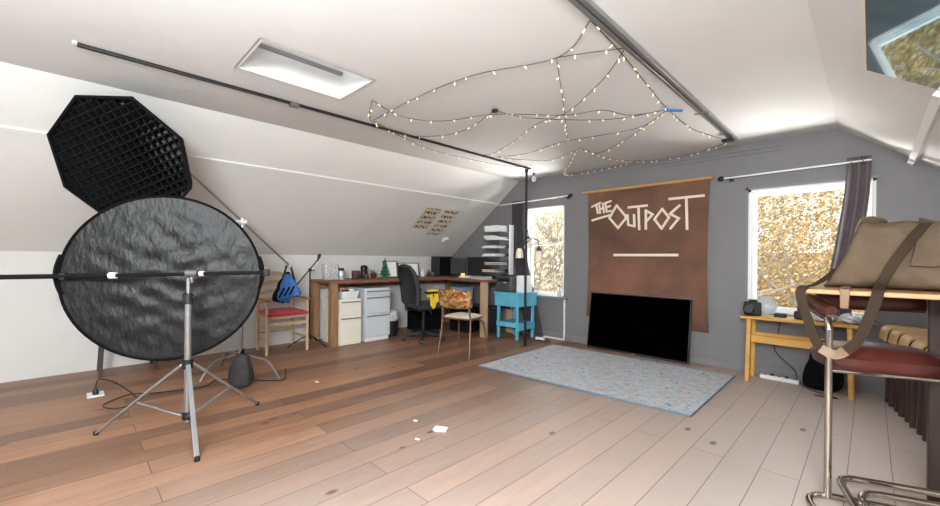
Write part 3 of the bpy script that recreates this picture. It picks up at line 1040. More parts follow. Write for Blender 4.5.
# basket of odds and ends on the cream cabinet
t = thing('basket', 'white plastic basket of odds and ends on the cream cabinet', 'basket', (-4.76, 2.52, .576))
b = MB()
b.hexa([(-.08, -.10, 0), (.08, -.10, 0), (.08, .10, 0), (-.08, .10, 0)], [(-.08, -.10, .004), (.08, -.10, .004), (.08, .10, .004), (-.08, .10, .004)])
for s1, s2, ax in ((-1, 0, 0), (1, 0, 0), (0, -1, 1), (0, 1, 1)):
    if ax == 0:
        b.hexa([(s1 * .08, -.10, .004), (s1 * .084, -.10, .004), (s1 * .084, .10, .004), (s1 * .08, .10, .004)], [(s1 * .095, -.115, .09), (s1 * .10, -.12, .09), (s1 * .10, .12, .09), (s1 * .095, .115, .09)])
    else:
        b.hexa([(-.08, s2 * .10, .004), (.08, s2 * .10, .004), (.08, s2 * .104, .004), (-.08, s2 * .104, .004)], [(-.095, s2 * .115, .09), (.095, s2 * .115, .09), (.10, s2 * .12, .09), (-.10, s2 * .12, .09)])
b.build('basket_body', 'basket', t)
MB().tube([(x, y, .092) for x, y in ((-.1, -.12), (.1, -.12), (.1, .12), (-.1, .12))], .005, 8, closed=True).build('rim', 'basket', t)
for k, (dx, dy, h, m) in enumerate(((-.03, -.05, .13, 'paperb'), (.03, -.03, .11, 'brownc'), (0, .05, .115, 'paper'))):
    o = MB().box(-4.76 + dx - .03, -4.76 + dx + .03, 2.52 + dy - .04, 2.52 + dy + .035, .582, .582 + h).build('carton', m, bevel=.004)
    tag(o, ['tan carton at the left in the white basket', 'dark brown carton in the white basket', 'white carton at the right in the white basket'][k], 'carton', 'odds and ends in the basket')
# things on the workbench
o = MB().box(-5.02, -4.90, 2.30, 2.48, DZ, DZ + .205).build('storage_box', 'jar', bevel=.012)
tag(o, 'silver printed box at the left end of the workbench', 'box')
t = thing('glass_jar', 'glass jar with dark lid beside the silver box', 'jar', (-4.94, 2.535, DZ))
MB().lathe([(.04, 0), (.043, .01), (.043, .10), (.036, .118)], n=20).build('jar_body', 'jar', t)
MB().lathe([(.038, .119), (.038, .146), (.035, .15)], n=20).build('lid', 'black', t)


def mug(label, x, y, r, h, m, name='mug'):
    t = thing(name, label, 'mug', (x, y, DZ))
    MB().lathe([(r * .9, 0), (r, .01), (r, h), (r - .005, h), (r - .005, .015), (.001, .015)], n=20).build('cup', m, t)
    MB().tube([(r - .002, 0, h * .8), (r + .025, 0, h * .75), (r + .03, 0, h * .5), (r + .02, 0, h * .28), (r - .002, 0, h * .22)], .006, 8, smooth=4).build('handle', m, t)
mug('brown mug to the right of the glass jar on the workbench', -4.93, 2.74, .055, .115, 'brownc')
t = thing('coffee_grinder', 'small black coffee grinder on the workbench behind the mugs', 'grinder', (-4.99, 2.90, DZ))
MB().lathe([(.05, 0), (.055, .02), (.05, .10), (.045, .11)], n=18).build('base', 'black', t)
MB().lathe([(.046, .111), (.05, .16), (.04, .18), (.012, .19)], n=18).build('lid', 'blackm', t)
mug('small dark red mug in front of the black grinder', -4.86, 2.86, .036, .065, 'brownc')
t = thing('potted_plant', 'small yellow green plant in a brown pot on the workbench', 'plant', (-4.95, 3.025, DZ))
MB().lathe([(.035, 0), (.046, .07), (.05, .075), (.042, .075), (.04, .06)], n=18).build('pot', 'brownc', t)
rnd = random.Random(2)
b = MB()
for k in range(26):
    a = rnd.uniform(0, 2 * PI); l = rnd.uniform(.04, .09)
    d = Vector((math.cos(a) * .45, math.sin(a) * .45, 1)).normalized()
    p = Vector((math.cos(a) * .02, math.sin(a) * .02, .055))
    e = d.cross(Vector((0, 0, 1))).normalized() * .008
    b.add([p - e * .4, p + d * l * .5 - e, p + d * l, p + d * l * .5 + e, p + e * .4], [(0, 1, 2, 3, 4)])
b.build('leaves', mat('plant_leaf', S(120, 118, 50), .5, var=.2, scale=40), t)
t = thing('ceramic_tree', 'green ceramic christmas tree on the workbench', 'ornament', (-4.93, 3.20, DZ))
b = MB().lathe([(.06, 0), (.06, .012), (.03, .022), (.03, .04)], n=20)
b.build('base', 'tree', t)
prof = []
for k in range(5):
    z0 = .041 + k * .046
    r0 = .088 - k * .017
    prof += [(r0 * .55, z0), (r0, z0 + .006), (r0 * .48, z0 + .044)]
prof += [(.003, .29)]
MB().lathe(prof, n=14).build('branches', 'tree', t)


def frame(label, c, w_, h, yaw_, tilt_, m_in):
    t = thing('picture_frame', label, 'picture frame', c, yaw_)
    T = Matrix.Rotation(tilt_, 4, 'X')
    b = MB()
    f = .012
    for q in ((-w_ / 2, -w_ / 2 + f, 0, h), (w_ / 2 - f, w_ / 2, 0, h), (-w_ / 2 + f, w_ / 2 - f, 0, f), (-w_ / 2 + f, w_ / 2 - f, h - f, h)):
        b.box(q[0], q[1], -.009, .009, q[2], q[3])
    b.xf(T).build('frame_edge', 'black', t)
    MB().box(-w_ / 2 + f, w_ / 2 - f, -.003, .004, f, h - f).xf(T).build('picture', m_in, t)
frame('white picture in thin black frame standing beside the ceramic tree', (-5.03, 3.37, DZ + .002), .22, .25, R(78), R(-12), 'paper')
frame('wide black framed picture behind the office chair', (-5.12, 3.77, DZ + .002), .36, .22, R(80), R(-12), 'paper')
t = thing('spray_bottle', 'white bottle on the workbench right of the office chair back', 'bottle', (-5.02, 3.96, DZ))
MB().lathe([(.03, 0), (.034, .01), (.034, .07), (.014, .09), (.014, .10)], n=18).build('bottle_body', 'vinyl', t)
MB().lathe([(.016, .101), (.016, .125), (.008, .13)], n=14).build('cap', 'vinyl', t)
for k, (y, r, h) in enumerate(((4.09, .03, .075), (4.17, .034, .06))):
    o = MB().lathe([(r * .8, 0), (r, .01), (r, h), (r - .004, h), (r - .005, .012), (.001, .012)], (-5.03, y, DZ), 18).build('pot', 'steel' if k else 'brownc')
    tag(o, ['small brown pot next to the white bottle on the workbench', 'small grey pot left of the black speaker'][k], 'pot')
b = MB()
for k in range(5):
    b.tube([(-5.03 + .01 * math.cos(k * 1.3), 4.09 + .01 * math.sin(k * 1.3), DZ + .015), (-5.03 + .025 * math.cos(k * 1.3), 4.09 + .025 * math.sin(k * 1.3), DZ + .11)], .003, 6)
o = b.build('pencil', 'darkwood')
tag(o, 'bunch of dark pencils standing in the small brown pot', 'pencils')
o['kind'] = 'stuff'
t = thing('speaker', 'black upright loudspeaker in the corner of the workbench', 'speaker', (-5.06, 4.40, DZ))
MB().box(-.10, .10, -.16, .15, 0, .325).build('speaker_box', 'darkbox', t, bevel=.006)
MB().box(.101, .108, -.145, .135, .015, .31).build('grille', 'cloth', t, bevel=.003)
t = thing('display_board', 'long charcoal panel standing at the back of the corner desk', 'panel', (-4.3, 4.72, DZ - .002))
MB().box(-.47, .47, -.015, .02, 0, .305).build('board', 'darkbox', t, bevel=.003)
MB().box(-.48, .48, -.02, .024, .306, .318).build('top_rail', 'black', t)
t = thing('dark_monitor', 'dark computer screen turned in the corner beside the speaker', 'monitor', (-4.83, 4.55, DZ), R(28))
MB().box(-.13, .13, -.012, .012, .04, .30).build('screen', 'darkbox', t, bevel=.004)
MB().box(-.02, .02, -.01, .01, .008, .045).build('stand', 'black', t)
MB().box(-.07, .07, -.05, .05, 0, .009).build('foot', 'black', t, bevel=.002)
t = thing('candle', 'small amber glass candle glowing on the corner desk', 'candle', (-4.56, 4.40, DZ - .002))
MB().lathe([(.024, 0), (.03, .01), (.03, .06), (.027, .06), (.024, .012), (.001, .012)], n=18).build('holder', 'amber', t)
MB().lathe([(.022, .0125), (.022, .035), (.003, .036)], n=14).build('wax', 'cream', t)


def sheets(label, x, y, z, w_, d, n, rz, m='paper', group=None, rnd=random.Random(3), h=.006):
    t = thing('paper_stack', label, 'papers', (x, y, z), rz, group)
    for k in range(n):
        o = MB()
        o.box(-w_ / 2, w_ / 2, -d / 2, d / 2, 0, h).xf(Matrix.Translation((rnd.uniform(-.02, .02), rnd.uniform(-.02, .02), k * (h + .0006))) @ Matrix.Rotation(rnd.uniform(-.15, .15), 4, 'Z'))
        o.build('sheaf', m if k % 3 else 'paper', t)
    return t
sheets('loose white papers on the corner desk right of the candle', -4.36, 4.34, DZ - .002, .24, .18, 4, .3)
sheets('thick pile of grey papers on the corner desk by the pale post', -4.02, 4.24, DZ - .002, .26, .2, 6, -.1, 'jar')

# tower of paper trays
t = thing('tray_tower', 'tall stack of dark paper trays with a white side panel', 'paper trays', (-3.99, 4.53, DZ - .002))
MB().box(.205, .217, .06, .16, 0, .80).build('side_panel', 'trimw', t, bevel=.002)
MB().box(-.10, .204, -.14, .16, 0, .012).build('base', 'traym', t)
zs = [.10, .21, .33, .45, .57, .69]
for z in zs:
    b = MB().hexa([(-.10, -.15, z - .012), (.204, -.15, z - .075), (.204, .16, z - .075), (-.10, .16, z - .012)], [(-.10, -.15, z), (.204, -.15, z), (.204, .16, z), (-.10, .16, z)])
    b.box(-.10, .204, .15, .16, z, z + .04)
    b.build('tray', 'traym', t)
rnd = random.Random(11)
for k, z in enumerate(zs):
    m = ['paperb', 'paperb', 'paper', 'paper', 'paper', 'paper'][k]
    lab = ['bottom tray of the tower', 'second tray from the bottom of the tower', 'third tray from the bottom of the tower', 'fourth tray from the bottom of the tower', 'second tray from the top of the tower', 'top tray of the tower'][k]
    n = [4, 4, 5, 5, 6, 8][k]
    sheets(('tan and white' if k < 2 else 'white') + ' papers in the ' + lab, -3.95 - (.05 if k in (0, 2, 3) else 0), 4.50, DZ - .002 + z + .001, .26, .22, n, 0, m, 'papers in the trays', rnd, .0075 if k < 4 else .011)

# under the desks
o = MB().box(-5.1, -4.72, 3.72, 4.1, 0.002, .34).build('cardboard_box', 'cloth', bevel=.01)
tag(o, 'black box on the floor beneath the workbench', 'box')
o = MB().box(-4.55, -4.0, 4.42, 4.59, .002, .34).build('computer_tower', 'darkbox', bevel=.006)
tag(o, 'dark computer case on the floor under the corner desk', 'computer')
t = thing('storage_bin', 'pale blue plastic bin stacked on the dark case under the corner desk', 'bin', (-4.47, 4.30, .381))
b = MB().hexa([(-.085, -.12, 0), (.085, -.12, 0), (.085, .12, 0), (-.085, .12, 0)], [(-.105, -.14, .26), (.105, -.14, .26), (.105, .14, .26), (-.105, .14, .26)])
b.build('tub', 'binm', t, bevel=.006)
MB().box(-.11, .11, -.15, .15, .261, .285).build('lid', 'binm', t, bevel=.005)
t = thing('equipment_case', 'black equipment case below the pale blue bin', 'case', (-4.38, 4.26, 0))
MB().box(-.2, .2, -.12, .13, .004, .378).build('case_body', 'black', t, bevel=.01)
MB().tube(fillet([(-.06, -.121, .25), (-.06, -.15, .25), (.06, -.15, .25), (.06, -.121, .25)], .02), .006, 8).build('handle', 'black', t)
t = thing('waste_bin', 'small dark waste bin with a clear bag beside the grey cabinet', 'waste bin', (-4.82, 3.24, 0))
MB().lathe([(.085, .002), (.11, .27), (.105, .27), (.082, .01), (.001, .01)], n=22).build('bin_body', 'black', t)
b = MB()
g = []
for i in range(25):
    a = 2 * PI * i / 24
    g.append([(math.cos(a) * r_, math.sin(a) * r_, z) for r_, z in ((.106, .22), (.113, .275), (.10 + .012 * math.sin(a * 5), .33), (.07 + .02 * math.sin(a * 3), .37))])
b.sheet(g, .002).build('bin_liner', 'foil', t)

# turquoise stand, printer
t = thing('work_stand', 'turquoise painted wooden stand beneath the printer', 'stand', (-3.545, 4.465, 0))
X0, X1, Y0, Y1 = -.205, .205, -.215, .215
MB().box(X0 - .012, X1 + .012, Y0 - .012, Y1 + .012, .615, .64).build('top', 'blue', t, bevel=.004)
MB().box(X0, X1, Y0, Y0 + .02, .45, .614).box(X0, X1, Y1 - .02, Y1, .45, .614).box(X0, X0 + .02, Y0 + .02, Y1 - .02, .45, .614).box(X1 - .02, X1, Y0 + .02, Y1 - .02, .45, .614).build('apron', 'blue', t, bevel=.003)
for x in (X0 + .022, X1 - .058):
    for y in (Y0 + .022, Y1 - .058):
        MB().box(x, x + .036, y, y + .036, 0, .60).build('leg', 'blue', t, bevel=.004)
MB().box(X0 + .03, X1 - .03, Y0 + .004, Y0 + .021, .17, .235).build('rail', 'blue', t, bevel=.003)
MB().box(X1 - .021, X1 - .004, Y0 + .03, Y1 - .03, .13, .21).build('rail', 'blue', t, bevel=.003)
MB().box(X0 + .03, X1 - .022, Y0 + .06, Y1 - .06, .21, .226).build('shelf', 'blue', t, bevel=.003)
t = thing('printer', 'dark grey office printer on the turquoise stand', 'printer', (-3.60, 4.46, .641))
MB().box(-.165, .115, -.175, .17, 0, .22).build('printer_body', 'printer', t, bevel=.012)
MB().box(-.13, .08, -.182, -.176, .145, .19).build('paper_slot', 'black', t)
MB().box(-.15, .10, -.183, -.176, .02, .125).build('paper_drawer', 'printer', t, bevel=.004)
MB().box(-.012, .03, -.185, -.183, .128, .136).build('badge', 'vinyl', t)
MB().box(-.12, .09, -.1, .12, .221, .232).build('lid', 'black', t, bevel=.004)
o = MB().box(-3.47, -3.36, 4.38, 4.60, .641, .87).build('storage_box', 'paper', bevel=.006)
tag(o, 'tall white box beside the printer on the turquoise stand', 'box')

# posters and thermostat box on the left slope
def on_slope(s_, y, d=0):
    return Vector((XA, y, ZK)) + sl * s_ - nL * d


def poster(label, pts, m):
    c = Vector((0, 0, 0))
    for q in pts: c += on_slope(*q)
    c /= 4
    o = bpy.data.objects.new('poster', None)
    # local frame: X along the room, Y up the slope
    b = MB()
    P = [(q[1], q[0]) for q in pts]
    cx, cy = sum(p[0] for p in P) / 4, sum(p[1] for p in P) / 4
    bot = [(p[0] - cx, p[1] - cy, .001) for p in P]
    top = [(p[0] - cx, p[1] - cy, .003) for p in P]
    o = b.hexa(bot, top).build('poster', m)
    o.matrix_world = Matrix(((0, sl.x, nL.x * -1, c.x), (1, sl.y, 0, c.y), (0, sl.z, -nL.z, c.z), (0, 0, 0, 1)))
    tag(o, label, 'poster')
poster('tan hand lettered paper taped to the left slope', [(.68, 3.50), (1.12, 3.50), (1.12, 3.80), (.68, 3.80)], 'notep')
poster('white hand lettered paper on the left slope next to the tan one', [(.56, 3.83), (1.14, 3.83), (1.14, 4.16), (.56, 4.16)], 'notew')
t = thing('wall_sensor', 'small white sensor box on the left slope under the papers', 'sensor', tuple(on_slope(.47, 4.3)))
MB().hexa([on_slope(.43, 4.26, 0), on_slope(.51, 4.26, 0), on_slope(.51, 4.34, 0), on_slope(.43, 4.34, 0)], [on_slope(.43, 4.26, .045), on_slope(.51, 4.26, .045), on_slope(.51, 4.34, .045), on_slope(.43, 4.34, .045)]).build('case', 'vinyl', t, world=True, bevel=.006)
MB().hexa([on_slope(.46, 4.29, .0455), on_slope(.48, 4.29, .0455), on_slope(.48, 4.31, .0455), on_slope(.46, 4.31, .0455)], [on_slope(.46, 4.29, .048), on_slope(.48, 4.29, .048), on_slope(.48, 4.31, .048), on_slope(.46, 4.31, .048)]).build('lens', 'steel', t, world=True)
t = thing('hand_sprayer', 'clear bluish bottle on the sill of the left window', 'bottle', (-3.02, 4.755, .586))
MB().lathe([(.024, 0), (.026, .01), (.026, .10), (.012, .13), (.012, .14)], n=18).build('bottle_body', 'clearplastic', t)
MB().lathe([(.014, .141), (.014, .165), (.006, .17)], n=14).build('cap', 'bluebag', t)

# ------------------------------------------------------------------ octagonal softbox on its boom stand
Cx, Nn = Vector((-3.594, .245, 1.733)), Vector((.713, -.612, -.343)).normalized()
Aa = Vector((-.017, -.504, .864))
Aa = (Aa - Nn * Aa.dot(Nn)).normalized()
Bb = Nn.cross(Aa)
RS = .443
t = thing('softbox', 'large black octagonal softbox with a fabric grid, tilted towards the floor', 'softbox', tuple(Cx))
loc3 = lambda x, y, d: Cx + Aa * x + Bb * y + Nn * d
def octp(r, d, off=0):
    return [loc3(r * math.cos(k * PI / 4 + off), r * math.sin(k * PI / 4 + off), d) for k in range(8)]
def shell(rings):
    b = MB()
    vs = [p for r, d in rings for p in octp(r, d)]
    fs = [(i * 8 + k, i * 8 + (k + 1) % 8, (i + 1) * 8 + (k + 1) % 8, (i + 1) * 8 + k) for i in range(len(rings) - 1) for k in range(8)]
    return b.add(vs, fs)
prof = [(RS, .0), (RS * .955, -.06), (RS * .84, -.15), (RS * .68, -.24), (RS * .46, -.34), (.11, -.42)]
shell(prof).build('outer_shell', 'cloth', t, world=True, ang=25)
shell([(r - .012, d + .004) for r, d in prof[2:]]).build('silver_lining', 'silver', t, world=True, ang=25)
b = MB()
b.add(octp(RS * .93, -.084), [tuple(range(8))])
b.build('diffuser', 'diff', t, world=True)
# egg crate grid: crossing strips clipped by the octagon
def chord(x, r):
    """half length of the octagon (corner radius r, corners on the axes) at offset x"""
    lo, hi = 0, r
    ap = r * math.cos(PI / 8)
    for _ in range(30):
        m2 = (lo + hi) / 2
        ins = all(x * math.cos((k + .5) * PI / 4) + m2 * math.sin((k + .5) * PI / 4) <= ap for k in range(8))
        lo, hi = (m2, hi) if ins else (lo, m2)
    return lo
b = MB()
ng = 17
ca, sa = math.cos(.18), math.sin(.18)
for k in range(ng):
    x = -RS * .89 + 2 * RS * .89 * k / (ng - 1)
    h = chord(abs(x), RS * .965)
    h2 = h
    th = .0045
    q, d0 = .90, -.080
    b.hexa([loc3(q * x - th, -h * q, d0), loc3(q * x + th, -h * q, d0), loc3(q * x + th, h * q, d0), loc3(q * x - th, h * q, d0)], [loc3(x - th, -h, -.002), loc3(x + th, -h, -.002), loc3(x + th, h, -.002), loc3(x - th, h, -.002)])
    b.hexa([loc3(-h * q, q * x - th, d0), loc3(h * q, q * x - th, d0), loc3(h * q, q * x + th, d0), loc3(-h * q, q * x + th, d0)], [loc3(-h, x - th, -.002), loc3(h, x - th, -.002), loc3(h, x + th, -.002), loc3(-h, x + th, -.002)])
b.build('fabric_grid', 'cloth', t, world=True)
MB().tube(octp(RS, 0), .011, 8, closed=True).build('rim', 'cloth', t, world=True)
MB().lathe([(.10, -.43), (.115, -.425), (.115, -.40), (.10, -.395)], tuple(Cx), 20, Nn).build('speed_ring', 'steel', t, world=True)
MB().lathe([(.055, -.60), (.062, -.59), (.062, -.44), (.055, -.431)], tuple(Cx), 20, Nn).build('flash_head', 'black', t, world=True)
for k in (1, 2, 3):
    a = k * PI / 4
    p = loc3(RS * .985 * math.cos(a), RS * .985 * math.sin(a), -.07)
    MB().beam(p, p - Nn * .05, .02, .02).build('rib_pocket', 'vinyl', t, world=True)

PV = Vector((-4.27, 1.17, 1.437))
AP = Cx - Nn * .52
BD = (PV - AP).normalized()
BE = PV + BD * .765
t = thing('boom_stand', 'chrome boom stand holding the softbox, with bent legs', 'light stand', (PV.x, PV.y, 0))
MB().tube([(0, 0, .10), (0, 0, 1.412)], .015, 14).build('column', 'alu', t)
for (fx, fy) in ((.54, .16), (.15, -.36), (-.34, -.08)):
    d = Vector((fx, fy, 0))
    MB().tube(fillet([(0, 0, .155), d * .25 + Vector((0, 0, .165)), d * .74 + Vector((0, 0, .16)), d + Vector((0, 0, .008))], .10), .011, 10).build('leg', 'alu', t)
MB().lathe([(.024, .12), (.028, .13), (.028, .19), (.022, .2)], n=16).build('hub', 'steel', t)
MB().lathe([(.02, .75), (.024, .76), (.024, .81), (.02, .82)], n=16).build('collar', 'blackm', t)
MB().tube([AP + BD * .09, BE], .0095, 12).build('boom_arm', 'alu', t, world=True)
b = MB().lathe([(.022, -.03), (.026, -.025), (.026, .025), (.022, .03)], tuple(PV), 14, BD)
b.lathe([(.008, -.05), (.018, -.080), (.018, .045), (.008, .05)], tuple(PV), 14, BD.cross(Vector((0, 0, 1))))
b.build('boom_clamp', 'vinyl', t, world=True)
MB().lathe([(.012, -.03), (.018, -.025), (.018, .01), (.01, .02)], tuple(BE), 12, BD).build('end_cap', 'trimw', t, world=True)
# blue sandbag hanging from the boom's end
t = thing('sandbag', 'blue and black saddle sandbag hanging from the boom above the red chair', 'sandbag', tuple(BE))
Bp = BE - BD * .03
tv = R_ * 1.0
def bagpt(x, z, d=0):
    return Bp + tv * x + Vector((0, 0, z)) + F_ * d
for s_ in (-1, 1):
    MB().sheet([[bagpt(s_ * .012 + s_ * u * .05 + dx, -.005 - u * .19, s_ * .02) for dx in (-.012, .012)] for u in [i / 8 for i in range(9)]], .004).build('strap', 'black', t, world=True)
def lobe(cx, cz, sx, sz, sy, rot, m, nm, dd):
    b = MB()
    g = []
    for i in range(13):
        a = -PI / 2 + PI * i / 12
        row = []
        for j in range(21):
            c_ = 2 * PI * j / 20
            x = sx * abs(math.cos(a)) ** .7 * math.cos(c_)
            d = sy * abs(math.cos(a)) ** .7 * math.sin(c_)
            z = sz * math.sin(a)
            x += .008 * math.sin(z * 60 + c_ * 3)
            xr = x * math.cos(rot) - z * math.sin(rot)
            zr = x * math.sin(rot) + z * math.cos(rot)
            row.append(bagpt(cx + xr, cz + zr, dd + d))
        g.append(row)
    b.sheet(g)
    return b.build(nm, m, t, world=True)
def pouch(cx, hw, hd, z0, z1, sx, dd, m):
    g = []
    for i in range(17):
        u = i / 16
        end = min(1, ((1 - u) / .14)) ** .5 if u < 1 else 0
        w_ = (.018 + (hw - .018) * u ** .8) * end
        d_ = (.014 + (hd - .014) * u ** .7) * end
        g.append([bagpt(cx + sx * u + w_ * math.copysign(abs(math.cos(c_)) ** .8, math.cos(c_)) + .006 * math.sin(u * 20 + 3 * c_), z0 + (z1 - z0) * u + .035 * u * math.cos(c_), dd + d_ * math.sin(c_)) for c_ in [2 * PI * j / 24 for j in range(25)]])
    return MB().sheet(g).build('pouch', m, t, world=True)
pouch(-.04, .165, .05, -.08, -.40, -.03, .05, 'cloth')
pouch(.015, .155, .055, -.10, -.385, .02, -.05, 'bluebag')
b = MB()
for k in range(3):
    b.beam(bagpt(-.05 + k * .055, -.35 + k * .012, -.108), bagpt(.0 + k * .055, -.25 + k * .012, -.098), .012, .016)
b.build('webbing', 'cloth', t, world=True)
t = thing('sandbag', 'round dark weight bag slung over the foot of the boom stand', 'sandbag', (-3.78, 1.035, .0))
g = []
for i in range(15):
    a = -PI / 2 + PI * i / 14
    h = (math.sin(a) + 1) / 2
    k_ = abs(math.cos(a)) ** .42 * (1.08 - .42 * h)
    g.append([(k_ * (.135 + .012 * math.sin(3 * c_ + 2 * h) + .006 * math.sin(9 * c_)) * math.cos(c_) + .03 * h, k_ * (.10 + .012 * math.sin(2 * c_ + 3 * h) + .006 * math.sin(8 * c_ + 1)) * math.sin(c_), .004 + .275 * h + .012 * math.sin(2 * c_) * k_) for c_ in [2 * PI * j / 36 for j in range(37)]])
MB().sheet(g).build('bag_body', 'greycloth', t)
MB().tube([(-.02, 0, .27), (.0, .02, .31), (.03, .01, .30), (.05, 0, .26)], .008, 8, smooth=5).build('handle', 'cloth', t)

# ------------------------------------------------------------------ reflector and its stand
DC = Vector((0, 0, 1.1)) + (F_ + R_ * (169 - 470) / 400.4 + U_ * (258.8 - 278) / 400.4) * 2.74
dn = (Vector((0, 0, 1.1)) - DC)
dn.z = 0
dn.normalize()
dn = Matrix.Rotation(R(-10), 3, 'Z') @ dn
du_ = Vector((0, 0, 1)).cross(dn).normalized()
RD = .557
t = thing('reflector', 'round black fabric reflector panel standing on edge behind its holder bar', 'reflector', tuple(DC))
rnd = random.Random(5)
wk = [(rnd.uniform(-16, 16), rnd.uniform(-24, 24), rnd.uniform(0, 6), rnd.uniform(.0002, .0006)) for _ in range(40)]
def wrk(x, y):
    e = max(0, 1 - (x * x + y * y) / (RD * RD))
    return sum(a * math.sin(p * x * 2.4 + q * y * 2.4 + f) for p, q, f, a in wk) * (.3 + e)
g = []
for i in range(49):
    r = RD * i / 48
    g.append([DC + du_ * (r * math.cos(a)) + Vector((0, 0, 1)) * (r * math.sin(a)) + dn * wrk(r * math.cos(a), r * math.sin(a)) for a in [2 * PI * j / 96 for j in range(97)]])
MB().sheet(g).build('black_fabric', 'nylon', t, world=True, ang=80)
MB().tube([DC + du_ * (RD * math.cos(a)) + Vector((0, 0, RD * math.sin(a))) for a in [2 * PI * j / 72 for j in range(72)]], .009, 8, closed=True).build('sprung_rim', 'cloth', t, world=True)
for s_ in (-1, 1):
    pts = [DC + du_ * s_ * (RD * math.cos(a) + (.014 * math.sin((a + .22) / .44 * PI))) + Vector((0, 0, RD * math.sin(a) + .03)) for a in [-.22 + .44 * k / 10 for k in range(11)]]
    MB().tube(pts, .013, 8).build('handle', 'cloth', t, world=True)

SB = Vector((-3.04, .53, 0))
fw = Vector((.985, -.17, 0)).normalized()
t = thing('reflector_stand', 'silver tripod light stand in front of the round reflector', 'light stand', tuple(SB))
MB().tube([(0, 0, .06), (0, 0, .86)], .019, 16).build('column', 'alu', t)
MB().tube([(0, 0, .861), (0, 0, .96)], .011, 14).build('inner_column', 'alu', t)
MB().lathe([(.019, .80), (.026, .805), (.026, .86), (.019, .868)], n=18).build('column_collar', 'black', t)
MB().tube([(0, 0, .835), (.035 * .7, .035 * .7, .84), (.05 * .7, .05 * .7, .835)], .009, 10).build('collar_knob', 'black', t)
MB().lathe([(.02, .39), (.03, .395), (.03, .445), (.02, .45)], n=18).build('leg_hub', 'black', t)
MB().lathe([(.021, .07), (.029, .075), (.029, .115), (.021, .12)], n=18).build('brace_hub', 'black', t)
for (fx, fy) in ((.49, -.04), (-.31, -.41), (-.17, .46)):
    d = Vector((fx, fy, 0))
    top = d.normalized() * .03 + Vector((0, 0, .42))
    foot = d + Vector((0, 0, .012))
    lg = MB().beam(top, foot, .026, .014, (0, 0, 1)).build('leg', 'alu', t, bevel=.003)
    MB().lathe([(.014, 0), (.014, .022), (.008, .026)], tuple(d), 12).build('rubber_foot', 'black', lg)
    mid = top * .45 + foot * .55
    MB().beam(d.normalized() * .025 + Vector((0, 0, .095)), mid, .02, .010).build('brace', 'alu', t, bevel=.002)
# the horizontal holder arm
tz = 1.02
HA = [(Vector((0, 0, 1.1)) + (F_ + R_ * (u - 470) / 400.4 + U_ * (258.8 - v) / 400.4) * q) for u, v, q in ((0, 277.2, 2.38), (113, 275.5, 2.45), (192, 273.8, 2.50), (266, 272.5, 2.545))]
h_ = thing('reflector_holder', 'long black horizontal holder bar clamped to the silver tripod, crossing the reflector', 'holder arm', tuple(HA[2]))
MB().tube([HA[0], HA[1]], .0145, 12).build('outer_tube', 'rubber', h_, world=True)
MB().tube([HA[1], HA[3]], .0115, 12).build('inner_tube', 'rubber', h_, world=True)
ax = (HA[3] - HA[0]).normalized()
MB().lathe([(.012, -.02), (.02, -.018), (.02, .018), (.012, .02)], tuple(HA[1]), 14, ax).build('locking_collar', 'vinyl', h_, world=True)
MB().lathe([(.014, -.035), (.024, -.03), (.024, .03), (.014, .035)], tuple(HA[2] + Vector((0, 0, .004))), 14, ax).lathe([(.010, -.055), (.012, -.05), (.012, -.02)], tuple(HA[2]), 12, (0, 0, 1)).build('clamp', 'steel', h_, world=True)
MB().lathe([(.006, 0), (.016, .005), (.016, .03), (.006, .034)], tuple(HA[2] + ax * .04), 12, ax).build('clamp_knob', 'vinyl', h_, world=True)
for q, s_ in ((HA[3], 1), (HA[1] - ax * .28, -1)):
    MB().beam(q - ax * .012, q + ax * .02, .026, .04).build('end_grip', 'black', h_, bevel=.003, world=True)

# ------------------------------------------------------------------ things by the left wall
t = thing('side_stool', 'small dark wooden stool against the left wall, mostly hidden by the reflector', 'stool', (-5.04, .40, 0))
for x in (-.15, .15):
    for y in (-.2, .2):
        MB().beam((x * .9, y * .9, .43), (x, y, 0), .026, .026, (0, 1, 0)).build('leg', 'darkwood', t)
MB().box(-.17, .17, -.23, .23, .431, .46).build('seat', 'darkwood', t, bevel=.006)

t = thing('floor_outlet', 'white floor outlet plate with a black plug, left of the silver tripod', 'outlet', (-4.31, .15, 0))
MB().box(-.075, .075, -.05, .05, 0, .008).build('plate', 'vinyl', t, bevel=.003)
MB().lathe([(.018, .0085), (.02, .02), (.013, .045), (.007, .06)], (.01, 0, 0), 14).build('plug', 'black', t)
P = [(-4.30, .15, .062), (-4.30, .17, .12), (-4.24, .26, .09), (-4.10, .36, .006), (-3.86, .36, .006), (-3.80, .24, .006), (-3.95, .18, .006), (-4.10, .34, .012), (-4.02, .50, .006), (-3.95, .8, .006), (-4.08, .95, .006), (-3.75, 1.25, .006), (-3.70, 1.36, .006), (-3.9, 1.45, .006), (-4.05, 1.5, .006)]
o = MB().tube([(x, y, max(z, .008)) for x, y, z in P], .0045, 8, smooth=6).build('extension_cord', 'black')
tag(o, 'black power cord looping from the floor outlet to the boom stand', 'cord')
for k, (x, y, rz, sx, sy, lab) in enumerate(((-1.945, 1.69, .55, .085, .055, 'small white card lying on the bare floor in mid room'), (-2.17, 1.66, .2, .028, .02, 'tiny white scrap on the floor behind the white card'), (-1.94, 1.50, .3, .03, .016, 'tiny white scrap on the floor nearest the viewer'), (-3.45, 1.55, .1, .05, .02, 'white scrap on the floor right of the boom stand'))):
    o = MB().box(-sx / 2, sx / 2, -sy / 2, sy / 2, .0005, .012 if k == 0 else .003).build('paper_scrap' if k else 'card', 'paper')
    o.location = (x, y, 0)
    o.rotation_euler = (0, 0, rz)
    tag(o, lab, 'paper')

